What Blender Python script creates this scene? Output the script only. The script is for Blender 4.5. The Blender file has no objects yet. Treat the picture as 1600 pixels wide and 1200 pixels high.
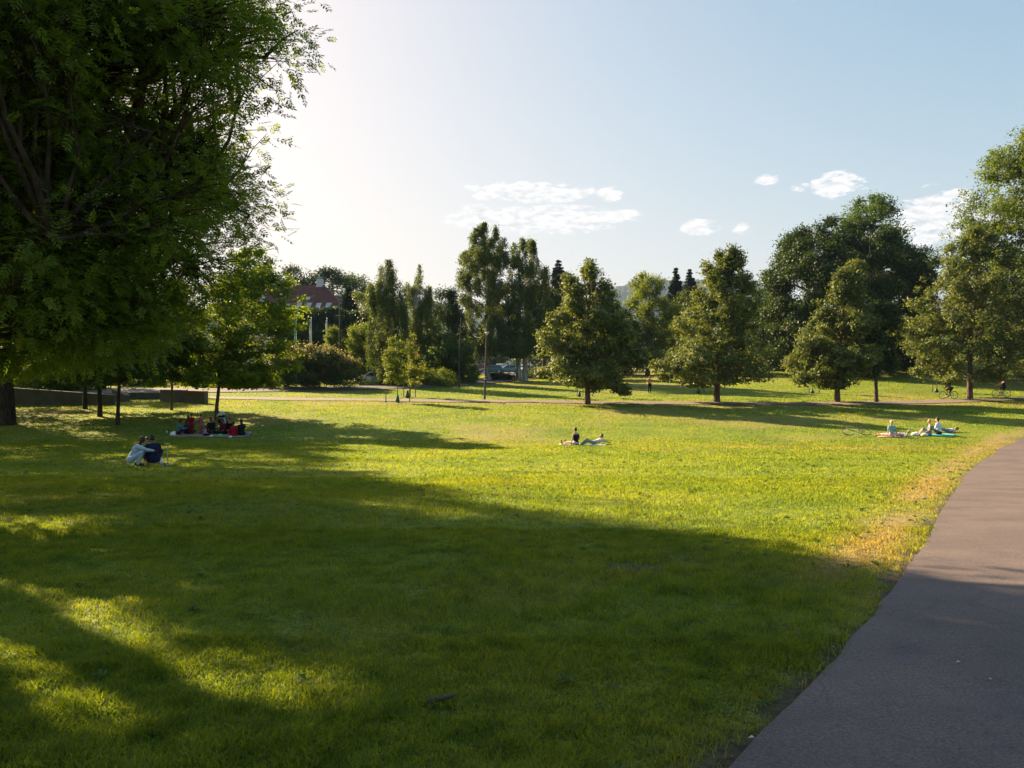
import bpy, bmesh, math, random
import numpy as np
from mathutils import Vector, Matrix
rng = np.random.default_rng(7); random.seed(7)
S = bpy.context.scene; C = S.collection
R = math.radians
F = 1256.0; CZ = 1.7
SUN_AZ, SUN_EL = R(-47), R(28)          # left of the view, beyond the lawn

# ---------------------------------------------------------------- terrain
TY = [-60, 3.5, 8, 15, 22, 28, 36, 44, 48, 55, 60, 66, 72, 76, 81, 90, 100, 115, 165, 300, 1000, 6000]
TZ = [0, 0, -.12, -.45, -.85, -1.2, -1.5, -1.6, -1.4, -.9, -.5, -.12, .22, .42, .73, 1.35, 1.9, 2.6, 4.3, 6, 8, 8]
_fy = np.arange(-60, 400, .25); _fz = np.interp(_fy, TY, TZ)
_k = np.hanning(17); _k /= _k.sum(); _fz = np.convolve(np.pad(_fz, 8, mode='edge'), _k, 'valid')
def sstep(t): t = np.clip(t, 0, 1); return t*t*(3-2*t)
def H(x, y):
    x = np.asarray(x, float); y = np.asarray(y, float)
    z = np.where(y < 395, np.interp(y, _fy, _fz), np.interp(y, TY, TZ))
    z = z + 2.7*sstep((x-8)/60)*sstep((y-74)/45)
    z = z + .035*np.sin(x*.45+1)*np.sin(y*.38)*sstep((y-4)/6)*sstep((200-y)/60)
    return z
def G(px, py, y0=2.0, y1=400):
    """ground point seen at a pixel of the photograph"""
    ys = np.arange(y0, y1, .1); zr = CZ+(600-py)/F*ys; zs = H((px-800)/F*ys, ys)
    i = np.argmax(zr <= zs); y = ys[i] if zr[i] <= zs[i] else y1
    return Vector(((px-800)/F*y, y, float(H((px-800)/F*y, y))))
def P(px, Y):
    x = (px-800)/F*Y
    return Vector((x, Y, float(H(x, Y))))
def ZP(py, Y): return CZ+(600-py)/F*Y
def _h(ix, iy, s):
    n = (ix.astype(np.int64)*374761393+iy.astype(np.int64)*668265263+s*1274126177) & 0x7fffffff
    n = ((n ^ (n >> 13))*1274126177) & 0x7fffffff
    return ((n ^ (n >> 16)) & 0xffff)/65535.
def vn(x, y, s=0):
    ix = np.floor(x); iy = np.floor(y); fx = x-ix; fy = y-iy
    fx = fx*fx*(3-2*fx); fy = fy*fy*(3-2*fy)
    a = _h(ix, iy, s); b = _h(ix+1, iy, s); c = _h(ix, iy+1, s); d = _h(ix+1, iy+1, s)
    return (a*(1-fx)+b*fx)*(1-fy)+(c*(1-fx)+d*fx)*fy
def fbm(x, y, s=0, o=4):
    t = 0; a = .5; w = 0
    for k in range(o):
        t = t+a*vn(x*2**k+17*k, y*2**k-9*k, s+k); w += a; a *= .55
    return t/w

# ---------------------------------------------------------------- tagging
def tag(o, label=None, cat=None, group=None, kind=None):
    if label: o['label'] = label
    if cat: o['category'] = cat
    if group: o['group'] = group
    if kind: o['kind'] = kind
    return o
def empty(name, loc, rz=0, label=None, cat=None, group=None):
    o = bpy.data.objects.new(name, None); C.objects.link(o)
    o.location = loc; o.rotation_euler = (0, 0, rz); o.empty_display_size = .2
    return tag(o, label, cat, group)
def link(name, me, mat=None, parent=None):
    o = bpy.data.objects.new(name, me); C.objects.link(o)
    if mat is not None:
        me.materials.clear(); me.materials.append(mat)
    if parent is not None: o.parent = parent
    return o
def npmesh(name, V, Fc, n, smooth=True, tint=None, dom='FACE', attr='tint'):
    """V (k,3); Fc (m,n) faces of n corners"""
    me = bpy.data.meshes.new(name); V = np.asarray(V, np.float32); Fc = np.asarray(Fc, np.int32)
    me.vertices.add(len(V)); me.vertices.foreach_set('co', V.ravel())
    m = len(Fc); me.loops.add(m*n); me.loops.foreach_set('vertex_index', Fc.ravel())
    me.polygons.add(m); me.polygons.foreach_set('loop_start', np.arange(0, m*n, n, dtype=np.int32))
    try: me.polygons.foreach_set('loop_total', np.full(m, n, np.int32))
    except Exception: pass
    me.polygons.foreach_set('use_smooth', np.full(m, smooth, bool))
    if tint is not None:
        a = me.attributes.new(attr, 'FLOAT', dom); a.data.foreach_set('value', np.asarray(tint, np.float32))
    me.update(calc_edges=True); return me

# ---------------------------------------------------------------- materials
def newmat(name):
    m = bpy.data.materials.new(name); m.use_nodes = True
    nt = m.node_tree; nt.nodes.clear(); out = nt.nodes.new('ShaderNodeOutputMaterial')
    return m, nt, out
def N(nt, t, **k):
    n = nt.nodes.new(t)
    for a, v in k.items():
        if a.startswith('i_'): n.inputs[a[2:].replace('_', ' ')].default_value = v
        else: setattr(n, a, v)
    return n
def L(nt, a, b): nt.links.new(a, b)
def ramp(nt, src, stops):
    r = nt.nodes.new('ShaderNodeValToRGB'); e = r.color_ramp.elements
    while len(e) > 1: e.remove(e[-1])
    e[0].position = stops[0][0]; e[0].color = (*stops[0][1], 1)
    for p, c in stops[1:]:
        k = e.new(p); k.color = (*c, 1)
    L(nt, src, r.inputs[0]); return r
def mixc(nt, f, a, b, mode='MIX'):
    m = nt.nodes.new('ShaderNodeMix'); m.data_type = 'RGBA'; m.blend_type = mode
    for i, v in ((0, f), (6, a), (7, b)):
        if isinstance(v, (int, float)): m.inputs[i].default_value = v
        elif isinstance(v, tuple): m.inputs[i].default_value = (*v, 1)
        else: L(nt, v, m.inputs[i])
    return m.outputs[2]
_mc = {}
def mat(name, col, rough=.7, metal=0, vary=.12, scale=6, bump=0, spec=.4):
    if name in _mc: return _mc[name]
    m, nt, out = newmat(name)
    b = N(nt, 'ShaderNodeBsdfPrincipled'); b.inputs['Roughness'].default_value = rough
    b.inputs['Metallic'].default_value = metal; b.inputs['Specular IOR Level'].default_value = spec
    tc = N(nt, 'ShaderNodeTexCoord'); no = N(nt, 'ShaderNodeTexNoise'); no.inputs['Scale'].default_value = scale
    no.inputs['Detail'].default_value = 5; L(nt, tc.outputs['Object'], no.inputs['Vector'])
    r = ramp(nt, no.outputs[0], [(.3, tuple(c*(1-vary) for c in col)), (.7, tuple(min(1, c*(1+vary)) for c in col))])
    L(nt, r.outputs[0], b.inputs['Base Color'])
    if bump:
        bp = N(nt, 'ShaderNodeBump'); bp.inputs['Strength'].default_value = bump; bp.inputs['Distance'].default_value = .02
        L(nt, no.outputs[0], bp.inputs['Height']); L(nt, bp.outputs[0], b.inputs['Normal'])
    L(nt, b.outputs[0], out.inputs[0]); _mc[name] = m; return m
def leafmat(name, lo, hi, trans=.5, tr_col=None, rough=.55, spec=.2):
    m, nt, out = newmat(name)
    at = N(nt, 'ShaderNodeAttribute', attribute_name='tint')
    r = ramp(nt, at.outputs['Fac'], [(0, lo), (1, hi)])
    b = N(nt, 'ShaderNodeBsdfPrincipled'); b.inputs['Roughness'].default_value = rough
    b.inputs['Specular IOR Level'].default_value = spec
    L(nt, r.outputs[0], b.inputs['Base Color'])
    t = N(nt, 'ShaderNodeBsdfTranslucent')
    if tr_col is None: tr_col = (1.5, 1.35, .5)
    L(nt, mixc(nt, 1.0, r.outputs[0], tr_col, 'MULTIPLY'), t.inputs['Color'])
    mx = N(nt, 'ShaderNodeMixShader'); mx.inputs[0].default_value = trans
    L(nt, b.outputs[0], mx.inputs[1]); L(nt, t.outputs[0], mx.inputs[2]); L(nt, mx.outputs[0], out.inputs[0])
    return m
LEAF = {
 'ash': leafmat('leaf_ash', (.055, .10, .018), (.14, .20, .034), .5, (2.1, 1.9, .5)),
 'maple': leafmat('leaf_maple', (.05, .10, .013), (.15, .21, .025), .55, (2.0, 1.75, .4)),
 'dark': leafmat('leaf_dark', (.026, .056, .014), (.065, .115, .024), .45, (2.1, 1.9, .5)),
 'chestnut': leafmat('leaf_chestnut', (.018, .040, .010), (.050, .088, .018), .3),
 'linden': leafmat('leaf_linden', (.034, .068, .016), (.20, .235, .07), .37, (1.5, 1.35, .5)),
 'birch': leafmat('leaf_birch', (.048, .084, .022), (.13, .17, .045), .42),
 'edge': leafmat('leaf_edge', (.04, .08, .013), (.13, .18, .025), .45, (1.8, 1.6, .4)),
 'light': leafmat('leaf_light', (.08, .13, .02), (.18, .23, .035), .5),
 'spruce': leafmat('leaf_spruce', (.014, .03, .02), (.03, .055, .033), .12),
 'hedge': leafmat('leaf_hedge', (.025, .05, .022), (.05, .085, .03), .25),
 'lilac': leafmat('leaf_lilac', (.035, .065, .018), (.09, .12, .03), .4),
 'bloom': leafmat('bloom_tan', (.20, .165, .06), (.40, .33, .14), .4, (1.2, 1.1, .8)),
 'yellow': leafmat('leaf_yellow', (.10, .15, .02), (.23, .24, .03), .5, (1.2, 1.1, .5)),
 'orange': leafmat('leaf_orange', (.45, .22, .03), (.55, .33, .04), .5, (1.2, 1.1, .5)),
}
def barkmat(name, a, b_, sc=9, st=.9):
    m, nt, out = newmat(name); b = N(nt, 'ShaderNodeBsdfPrincipled'); b.inputs['Roughness'].default_value = .9
    b.inputs['Specular IOR Level'].default_value = .2
    tc = N(nt, 'ShaderNodeTexCoord'); mp = N(nt, 'ShaderNodeMapping'); mp.inputs['Scale'].default_value = (1, 1, .25)
    L(nt, tc.outputs['Object'], mp.inputs[0]); no = N(nt, 'ShaderNodeTexNoise'); no.inputs['Scale'].default_value = sc
    no.inputs['Detail'].default_value = 7; L(nt, mp.outputs[0], no.inputs['Vector'])
    r = ramp(nt, no.outputs[0], [(.35, a), (.65, b_)]); L(nt, r.outputs[0], b.inputs['Base Color'])
    bp = N(nt, 'ShaderNodeBump'); bp.inputs['Strength'].default_value = st; bp.inputs['Distance'].default_value = .05
    L(nt, no.outputs[0], bp.inputs['Height']); L(nt, bp.outputs[0], b.inputs['Normal']); L(nt, b.outputs[0], out.inputs[0])
    return m
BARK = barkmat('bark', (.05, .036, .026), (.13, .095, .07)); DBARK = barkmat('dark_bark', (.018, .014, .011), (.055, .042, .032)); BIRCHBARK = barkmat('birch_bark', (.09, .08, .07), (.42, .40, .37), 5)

# ---------------------------------------------------------------- world, sun, camera
W = bpy.data.worlds.new('World'); S.world = W; W.use_nodes = True
nt = W.node_tree; nt.nodes.clear(); wo = N(nt, 'ShaderNodeOutputWorld'); bg = N(nt, 'ShaderNodeBackground')
sky = N(nt, 'ShaderNodeTexSky'); sky.sky_type = 'NISHITA'; sky.sun_disc = False
sky.sun_elevation = SUN_EL; sky.sun_rotation = SUN_AZ; sky.altitude = 50
sky.air_density = 1.0; sky.dust_density = 1.9; sky.ozone_density = 1.6
bg.inputs['Strength'].default_value = SKY_STR = .093
# clouds by direction (azimuth, elevation)
tc = N(nt, 'ShaderNodeTexCoord'); sep = N(nt, 'ShaderNodeSeparateXYZ'); L(nt, tc.outputs['Generated'], sep.inputs[0])
def M(op, a, b=None, c=None):
    n = nt.nodes.new('ShaderNodeMath'); n.operation = op
    for i, v in enumerate((a, b, c)):
        if v is None: continue
        if isinstance(v, (int, float)): n.inputs[i].default_value = v
        else: L(nt, v, n.inputs[i])
    return n.outputs[0]
az = M('ARCTAN2', sep.outputs[0], sep.outputs[1]); el = M('ARCSINE', sep.outputs[2])
cv = N(nt, 'ShaderNodeCombineXYZ'); L(nt, az, cv.inputs[0]); L(nt, M('MULTIPLY', el, 2.6), cv.inputs[1])
n1 = N(nt, 'ShaderNodeTexNoise'); n1.inputs['Scale'].default_value = 34; n1.inputs['Detail'].default_value = 8
n1.inputs['Roughness'].default_value = .7; L(nt, cv.outputs[0], n1.inputs['Vector'])
n2 = N(nt, 'ShaderNodeTexNoise'); n2.inputs['Scale'].default_value = 60; n2.inputs['Detail'].default_value = 6
L(nt, cv.outputs[0], n2.inputs['Vector'])
def dirs(px, py):
    a = math.atan2(px-800, F); e = math.atan2(600-py, math.hypot(F, px-800)); return a, e
CL = [(822, 301, 86, 12, 1), (835, 344, 125, 17, 1), (768, 334, 50, 12, 1), (952, 303, 17, 10, 1), (958, 338, 38, 10, 1),
      (1096, 355, 28, 10, 1), (1160, 358, 14, 7, .55), (1197, 282, 18, 7, .8), (1308, 290, 38, 17, .95), (1250, 290, 13, 7, .7),
      (1460, 326, 66, 17, .95), (1450, 362, 66, 17, .9), (1475, 312, 40, 12, .85), (1420, 345, 22, 8, .7), (1545, 348, 60, 18, .8),
      (1452, 288, 16, 5, .55), (905, 326, 16, 4, .6)]
field = None; shade = None
for px, py, wx, wy, st in CL:
    a, e = dirs(px, py); wa = wx/F*math.cos(a)**2*1.35; we = wy/F*math.cos(a)*1.5
    dx = M('DIVIDE', M('SUBTRACT', az, a), wa); dy = M('DIVIDE', M('SUBTRACT', el, e), we)
    d2 = M('ADD', M('MULTIPLY', dx, dx), M('MULTIPLY', dy, dy))
    g = M('MULTIPLY', M('MAXIMUM', M('SUBTRACT', 1, d2), 0), st)
    field = g if field is None else M('MAXIMUM', field, g)
cl = M('SUBTRACT', M('ADD', M('MULTIPLY', M('POWER', field, .6), .58), M('MULTIPLY', M('SUBTRACT', n1.outputs[0], .5), 2.0)), .20)
cl = M('MULTIPLY', cl, M('GREATER_THAN', field, .001))
mr = N(nt, 'ShaderNodeMapRange'); mr.inputs[1].default_value = .02; mr.inputs[2].default_value = .3; mr.interpolation_type = 'SMOOTHSTEP'
L(nt, cl, mr.inputs[0])
cm = M('MULTIPLY', mr.outputs[0], .97)
crm = ramp(nt, M('ADD', M('MULTIPLY', n2.outputs[0], .9), M('MULTIPLY', cl, -.25)), [(.22, (1.95, 1.93, 1.95)), (.45, (2.7, 2.66, 2.62))])
CLOUDMUL = N(nt, 'ShaderNodeVectorMath', operation='SCALE'); L(nt, crm.outputs[0], CLOUDMUL.inputs[0]); CLOUDMUL.inputs['Scale'].default_value = 1.0
# sky colour made more saturated all over
hs = N(nt, 'ShaderNodeHueSaturation'); hs.inputs['Saturation'].default_value = 1.28; L(nt, sky.outputs[0], hs.inputs['Color'])
# soft shoulder, so that the glow round the sun stays a pale grey white
def VM(op, a, b_):
    n = nt.nodes.new('ShaderNodeVectorMath'); n.operation = op; L(nt, a, n.inputs[0])
    if isinstance(b_, tuple): n.inputs[1].default_value = b_
    else: L(nt, b_, n.inputs[1])
    return n.outputs[0]
KS = .285
skc = VM('DIVIDE', VM('MULTIPLY', hs.outputs[0], (1.16, 1.02, .925)), VM('ADD', VM('MULTIPLY', hs.outputs[0], (KS,)*3), (1, 1, 1)))
L(nt, mixc(nt, cm, skc, CLOUDMUL.outputs[0]), bg.inputs['Color']); L(nt, bg.outputs[0], wo.inputs[0])

sd = bpy.data.lights.new('sun', 'SUN'); sd.energy = 4.4; sd.angle = R(.55); sd.color = (1, .76, .46)
so = bpy.data.objects.new('sun', sd); C.objects.link(so)
SD = Vector((math.sin(SUN_AZ)*math.cos(SUN_EL), math.cos(SUN_AZ)*math.cos(SUN_EL), math.sin(SUN_EL)))
so.rotation_euler = SD.to_track_quat('Z', 'Y').to_euler(); so.location = SD*200
cd = bpy.data.cameras.new('camera'); cam = bpy.data.objects.new('camera', cd); C.objects.link(cam)
cam.location = (0, 0, CZ); cam.rotation_euler = (R(90), 0, 0); cd.lens = 36*F/1600; cd.sensor_width = 36
cd.clip_start = .1; cd.clip_end = 9000; S.camera = cam
S.view_settings.view_transform = 'Standard'; S.view_settings.look = 'None'; S.view_settings.gamma = 1
S.view_settings.exposure = 2.25
S.render.engine = 'CYCLES'; cy = S.cycles
cy.max_bounces = 6; cy.diffuse_bounces = 4; cy.glossy_bounces = 2; cy.transmission_bounces = 5; cy.volume_bounces = 1
cy.use_denoising = True
cy.sample_clamp_indirect = 4

# ---------------------------------------------------------------- ground
PEX = [(1157, 1190), (1210, 1137), (1244, 1100), (1285, 1059), (1326, 1010), (1360, 969), (1397, 920), (1444, 856), (1460, 823), (1470, 802), (1481, 785), (1497, 763), (1508, 743), (1521, 731), (1541, 717), (1562, 701), (1600, 681.5)]
PE = [(-6, -5.3), (-1, -2.0), (1, -.65)]+[(G(a_, b_).y, G(a_, b_).x) for a_, b_ in PEX]+[(56, 40.5), (64, 52), (70, 66), (74, 90)]
_PE = [(-6, -6.0), (-1, -2.4), (1, -.75), (3.56, 1.05), (5.5, 2.36), (9.2, 4.85), (15.3, 8.55), (24, 13.6), (33, 19.3), (41, 25.0), (47, 30.5), (56, 40), (64, 52), (70, 66), (74, 90)]
_ey = np.arange(-8, 80, .1); _ex = np.interp(_ey, [p[0] for p in PE], [p[1] for p in PE])
_kk = np.hanning(13); _kk /= _kk.sum(); _ex = np.convolve(np.pad(_ex, 6, mode='edge'), _kk, 'valid')
def edge(y): return np.interp(y, _ey, _ex)
PW = 5.0
def axis(lo, hi, f0, f1, st, gr):
    a = list(np.arange(f0, f1+1e-6, st)); s = st; x = f1
    while x < hi: s = min(s*gr, 200); x += s; a.append(x)
    s = st; x = f0; b = []
    while x > lo: s = min(s*gr, 200); x -= s; b.append(x)
    return np.array(b[::-1]+a)
def dryness(x, y):
    d = edge(y)-x                     # metres left of the path edge
    strip = np.exp(-((d-.5-.012*y)/(.35+.013*y))**2)*sstep((y-6.5)/2)
    strip *= .35+.65*sstep((fbm(x*.55, y*.45, 3)-.30)*5)
    near = np.exp(-(np.maximum(d, 0)/.35)**2)*.4*sstep((fbm(x*1.5, y*1.5, 9)-.35)*4)
    broad = .42*sstep((fbm(x*.11, y*.16, 21)-.52)*6)*sstep((y-30)/15)
    band = .45*np.exp(-((y-41.5+.03*x)/2.0)**2)*sstep((x-4)/6)*sstep((fbm(x*.3, y*.5, 5)-.35)*4)
    fp = .55*np.exp(-((y-68.5)/2.2)**2)*sstep((fbm(x*.2, y*.4, 15)-.3)*4)
    hill = .55*sstep((fbm(x*.08, y*.1, 33)-.45)*6)*sstep((y-85)/10)*sstep((x-10)/10)
    sm = .12*sstep((fbm(x*.5, y*.5, 41)-.62)*7)
    return np.clip(strip+near+broad+band+fp+hill+sm, 0, 1)*(d > -.3)
BARE = [(990, 888, .40, .22), (690, 1117, .12, .05), (1230, 985, .18, .07), (1300, 1010, .14, .07), (622, 630, 1.3, .9), (640, 622, 1.2, .9), (918, 632, .8, .6), (1120, 629, 1., .8), (1308, 629, .9, .7), (1369, 629, .7, .5), (1515, 624, 1.2, .9), (1091, 614, .9, .7), (1270, 614, .9, .7), (1463, 613, 1., .8), (905, 620, .8, .6)]
BW = [(G(a, b), w, h) for a, b, w, h in BARE]
def bareness(x, y):
    t = np.zeros_like(x)
    for p, w, h in BW:
        r = np.sqrt(((x-p.x)/w)**2+((y-p.y)/h)**2)+.9*(fbm(x*6, y*6, 50)-.5)
        t = np.maximum(t, sstep((1.15-r)*2.5)*(.95 if p.y < 50 else .7))
    d = edge(y)-x
    t = np.maximum(t, sstep((.20-d+.8*(fbm(x*2.5, y*2.5, 60)-.5))*5)*.9)
    ring = 0
    return t
xs = axis(-2600, 2600, -8, 10, .11, 1.06); ys = axis(-60, 3000, 2, 14, .085, 1.045)
X, Y = np.meshgrid(xs, ys); nx, ny = len(xs), len(ys)
Zg = H(X, Y)+.03*(fbm(X*.9, Y*.9, 70)-.5)*sstep((30-Y)/20)
bare = bareness(X.ravel(), Y.ravel()); dry = dryness(X.ravel(), Y.ravel())
Zr = Zg.ravel()-.03*bare*(Y.ravel() < 20)
idx = np.arange(nx*ny).reshape(ny, nx)
Fc = np.stack([idx[:-1, :-1], idx[:-1, 1:], idx[1:, 1:], idx[1:, :-1]], -1).reshape(-1, 4)
gme = npmesh('lawn_ground', np.stack([X.ravel(), Y.ravel(), Zr], 1), Fc, 4, True, dry, 'POINT', 'dry')
a_ = gme.attributes.new('bare', 'FLOAT', 'POINT'); a_.data.foreach_set('value', bare.astype(np.float32))

def grass_color(nt, vec):
    """shared by ground and blades: returns a colour socket (living grass, clover, straw) from world position"""
    n1 = N(nt, 'ShaderNodeTexNoise'); n1.inputs['Scale'].default_value = .35; n1.inputs['Detail'].default_value = 6; L(nt, vec, n1.inputs['Vector'])
    n2 = N(nt, 'ShaderNodeTexNoise'); n2.inputs['Scale'].default_value = 4.5; n2.inputs['Detail'].default_value = 5; L(nt, vec, n2.inputs['Vector'])
    a = ramp(nt, n1.outputs[0], [(.36, (.116, .172, .019)), (.5, (.148, .200, .022)), (.64, (.180, .218, .025))])
    b = ramp(nt, n2.outputs[0], [(.33, (.6, .72, .6)), (.5, (1, 1, 1)), (.68, (1.2, 1.15, 1.1))])
    c = mixc(nt, 1.0, a.outputs[0], b.outputs[0], 'MULTIPLY')
    d = N(nt, 'ShaderNodeAttribute', attribute_name='dry')
    n3 = N(nt, 'ShaderNodeTexNoise'); n3.inputs['Scale'].default_value = 9; n3.inputs['Detail'].default_value = 5; L(nt, vec, n3.inputs['Vector'])
    straw = ramp(nt, n3.outputs[0], [(.35, (.21, .165, .07)), (.65, (.30, .24, .115))])
    return mixc(nt, d.outputs['Fac'], c, straw.outputs[0])
gm, nt, out = newmat('lawn_ground')
geo = N(nt, 'ShaderNodeNewGeometry'); vec = geo.outputs['Position']
gc = grass_color(nt, vec)
nf = N(nt, 'ShaderNodeTexNoise'); nf.inputs['Scale'].default_value = 22; nf.inputs['Detail'].default_value = 6; nf.inputs['Roughness'].default_value = .7; L(nt, vec, nf.inputs['Vector'])
fr = ramp(nt, nf.outputs[0], [(.34, (.45, .5, .5)), (.52, (1, 1, 1)), (.68, (1.35, 1.3, 1.2))])
gc = mixc(nt, 1.0, gc, fr.outputs[0], 'MULTIPLY')
soil = ramp(nt, nf.outputs[0], [(.35, (.045, .033, .024)), (.65, (.12, .09, .065))])
ba = N(nt, 'ShaderNodeAttribute', attribute_name='bare')
gc = mixc(nt, ba.outputs['Fac'], gc, soil.outputs[0])
b = N(nt, 'ShaderNodeBsdfPrincipled'); b.inputs['Roughness'].default_value = .85; b.inputs['Specular IOR Level'].default_value = .15
L(nt, gc, b.inputs['Base Color'])
bp = N(nt, 'ShaderNodeBump'); bp.inputs['Strength'].default_value = .8; bp.inputs['Distance'].default_value = .06
nb = N(nt, 'ShaderNodeTexNoise'); nb.inputs['Scale'].default_value = 9; nb.inputs['Detail'].default_value = 8; nb.inputs['Roughness'].default_value = .75; L(nt, vec, nb.inputs['Vector'])
L(nt, nb.outputs[0], bp.inputs['Height']); L(nt, bp.outputs[0], b.inputs['Normal']); L(nt, b.outputs[0], out.inputs[0])
tag(link('lawn', gme, gm), kind='structure')

# grass blades, one object
def blades():
    bands = [(2.6, 5.5, 140000), (5.5, 11, 200000), (11, 22, 200000), (22, 46, 230000), (46, 74, 170000), (74, 128, 190000)]
    Vs = []; Fs = []; D = []; T = []; off = 0
    for y0, y1, n in bands:
        y = np.sqrt(rng.uniform(y0*y0, y1*y1, n)); x = y*rng.uniform(-.72, .72, n)
        cl = fbm(x*2.2, y*2.2, 80, 3); tall = fbm(x*.7, y*.7, 90, 3)
        d = edge(y)-x; br = bareness(x, y)
        dd = dryness(x, y)
        keep = (d > .10*(.42-fbm(x*4, y*4, 66, 2))*2) & (rng.random(n) > br*1.05) & (rng.random(n) > .45*dd) & (rng.random(n) < .35+1.4*cl)
        keep &= offpath(x, y)
        x, y, cl, tall, dd = x[keep], y[keep], cl[keep], tall[keep], dd[keep]; m = len(x)
        # tufts: pull blades toward tuft centres
        z = H(x, y)+.03*(fbm(x*.9, y*.9, 70)-.5)*sstep((30-y)/20)
        h = (.010+.075*tall*cl*2*np.clip(fbm(x*5, y*5, 95, 2)*1.6-.1, .25, 1.6)+.012*rng.random(m))*(1-.45*dd)*(1+.0045*y)
        w = np.maximum(.0022+.0014*rng.random(m), y/804*.36)
        th = rng.uniform(0, 2*np.pi, m); ln = rng.uniform(.2, 1.7, m)*h
        bx, by = np.cos(th), np.sin(th); ph = rng.uniform(0, 2*np.pi, m); wx, wy = np.cos(ph)*w, np.sin(ph)*w
        base = np.stack([x, y, z-.01], 1)
        side = np.stack([wx, wy, 0*x], 1)
        mid = base+np.stack([bx*ln*.35, by*ln*.35, h*.62+.01], 1)
        tip = base+np.stack([bx*ln, by*ln, h+.01], 1)
        cv = rng.random(m) < .3     # clover and daisy leaves: short, broad, lying flat
        r_ = (.004+.005*rng.random(m)+y/804*.12)*cv; side = np.where(cv[:, None], np.stack([-by*r_, bx*r_, rng.normal(size=m)*.3*r_], 1), side)
        up_ = np.stack([0*x, 0*x, h*.5*cv], 1); base = base+up_
        mid = np.where(cv[:, None], base+np.stack([bx*r_*1.3, by*r_*1.3, .5*r_], 1), mid); tip = np.where(cv[:, None], base+np.stack([bx*r_*2.3, by*r_*2.3, r_*.1], 1), tip)
        V = np.stack([base-side, base+side, mid+side*.7, mid-side*.7, tip], 1).reshape(-1, 3)
        i = np.arange(m)*5+off
        Fs.append(np.stack([i, i+1, i+2, i], 1)); Fs.append(np.stack([i, i+2, i+3, i], 1)); Fs.append(np.stack([i+3, i+2, i+4, i+3], 1))
        Vs.append(V); D.append(np.repeat(dd, 5)); T.append(np.repeat(.5+(rng.random(m)-.5)*np.clip(9/y, .18, 1), 5)); off += m*5
    V = np.concatenate(Vs); Ff = np.concatenate(Fs)[:, :3]
    me = npmesh('grass', V, Ff, 3, True, np.concatenate(D), 'POINT', 'dry')
    a = me.attributes.new('tint', 'FLOAT', 'POINT'); a.data.foreach_set('value', np.concatenate(T).astype(np.float32))
    m, nt, out = newmat('grass_blade'); geo = N(nt, 'ShaderNodeNewGeometry'); c = grass_color(nt, geo.outputs['Position'])
    at = N(nt, 'ShaderNodeAttribute', attribute_name='tint')
    r = ramp(nt, at.outputs['Fac'], [(0, (.5, .62, .5)), (.6, (1.05, 1.05, 1)), (.95, (1.2, 1.15, 1.1)), (1, (1.6, 1.45, 1.6))])
    c = mixc(nt, 1.0, c, r.outputs[0], 'MULTIPLY')
    b = N(nt, 'ShaderNodeBsdfPrincipled'); b.inputs['Roughness'].default_value = .55; b.inputs['Specular IOR Level'].default_value = .25
    L(nt, c, b.inputs['Base Color']); t = N(nt, 'ShaderNodeBsdfTranslucent'); L(nt, mixc(nt, 1.0, c, (1.9, 1.65, .4), 'MULTIPLY'), t.inputs[0])
    mx = N(nt, 'ShaderNodeMixShader'); mx.inputs[0].default_value = .6; L(nt, b.outputs[0], mx.inputs[1]); L(nt, t.outputs[0], mx.inputs[2]); L(nt, mx.outputs[0], out.inputs[0])
    o = link('grass', me, m); tag(o, 'short green lawn grass covering the open meadow', 'grass', kind='stuff')

# ---------------------------------------------------------------- paths
PATHMASK = []
def offpath(x, y):
    ok = np.ones(len(x), bool)
    for cx_, cy_, w in PATHMASK:
        for i in range(0, len(cx_)-3, 3):
            a = np.array([cx_[i], cy_[i]]); b = np.array([cx_[i+3], cy_[i+3]]); d = b-a; l2 = d@d
            lo = min(a[1], b[1])-w; hi = max(a[1], b[1])+w; s = np.where((y > lo) & (y < hi) & (x > min(a[0], b[0])-w) & (x < max(a[0], b[0])+w))[0]
            if not len(s): continue
            t = np.clip(((x[s]-a[0])*d[0]+(y[s]-a[1])*d[1])/l2, 0, 1)
            ok[s] &= np.hypot(x[s]-a[0]-t*d[0], y[s]-a[1]-t*d[1]) > w
    return ok
def strip(name, pts, wid, lift, m, n=None, thick=.0):
    """pts: list of (x,y) left edge -> right edge pairs"""
    V = []; Fq = []; k = 7
    for (xa, ya), (xb, yb) in pts:
        for j in range(k):
            t = j/(k-1); x = xa+(xb-xa)*t; y = ya+(yb-ya)*t
            V.append((x, y, float(H(x, y))+lift-(0.02 if j in (0, k-1) else 0)))
    for i in range(len(pts)-1):
        for j in range(k-1): Fq.append((i*k+j, i*k+j+1, (i+1)*k+j+1, (i+1)*k+j))
    return link(name, npmesh(name, V, Fq, 4, True), m)
am, nt, out = newmat('asphalt')
geo = N(nt, 'ShaderNodeNewGeometry'); vec = geo.outputs['Position']
n1 = N(nt, 'ShaderNodeTexNoise'); n1.inputs['Scale'].default_value = .7; n1.inputs['Detail'].default_value = 5; L(nt, vec, n1.inputs['Vector'])
n2 = N(nt, 'ShaderNodeTexNoise'); n2.inputs['Scale'].default_value = 70; n2.inputs['Detail'].default_value = 4; L(nt, vec, n2.inputs['Vector'])
a = ramp(nt, n1.outputs[0], [(.35, (.088, .070, .070)), (.65, (.116, .092, .090))])
c = ramp(nt, n2.outputs[0], [(.3, (.62, .62, .64)), (.5, (1, 1, 1)), (.72, (1.5, 1.45, 1.42))])
vc = N(nt, 'ShaderNodeTexVoronoi', feature='DISTANCE_TO_EDGE'); vc.inputs['Scale'].default_value = .42
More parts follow.
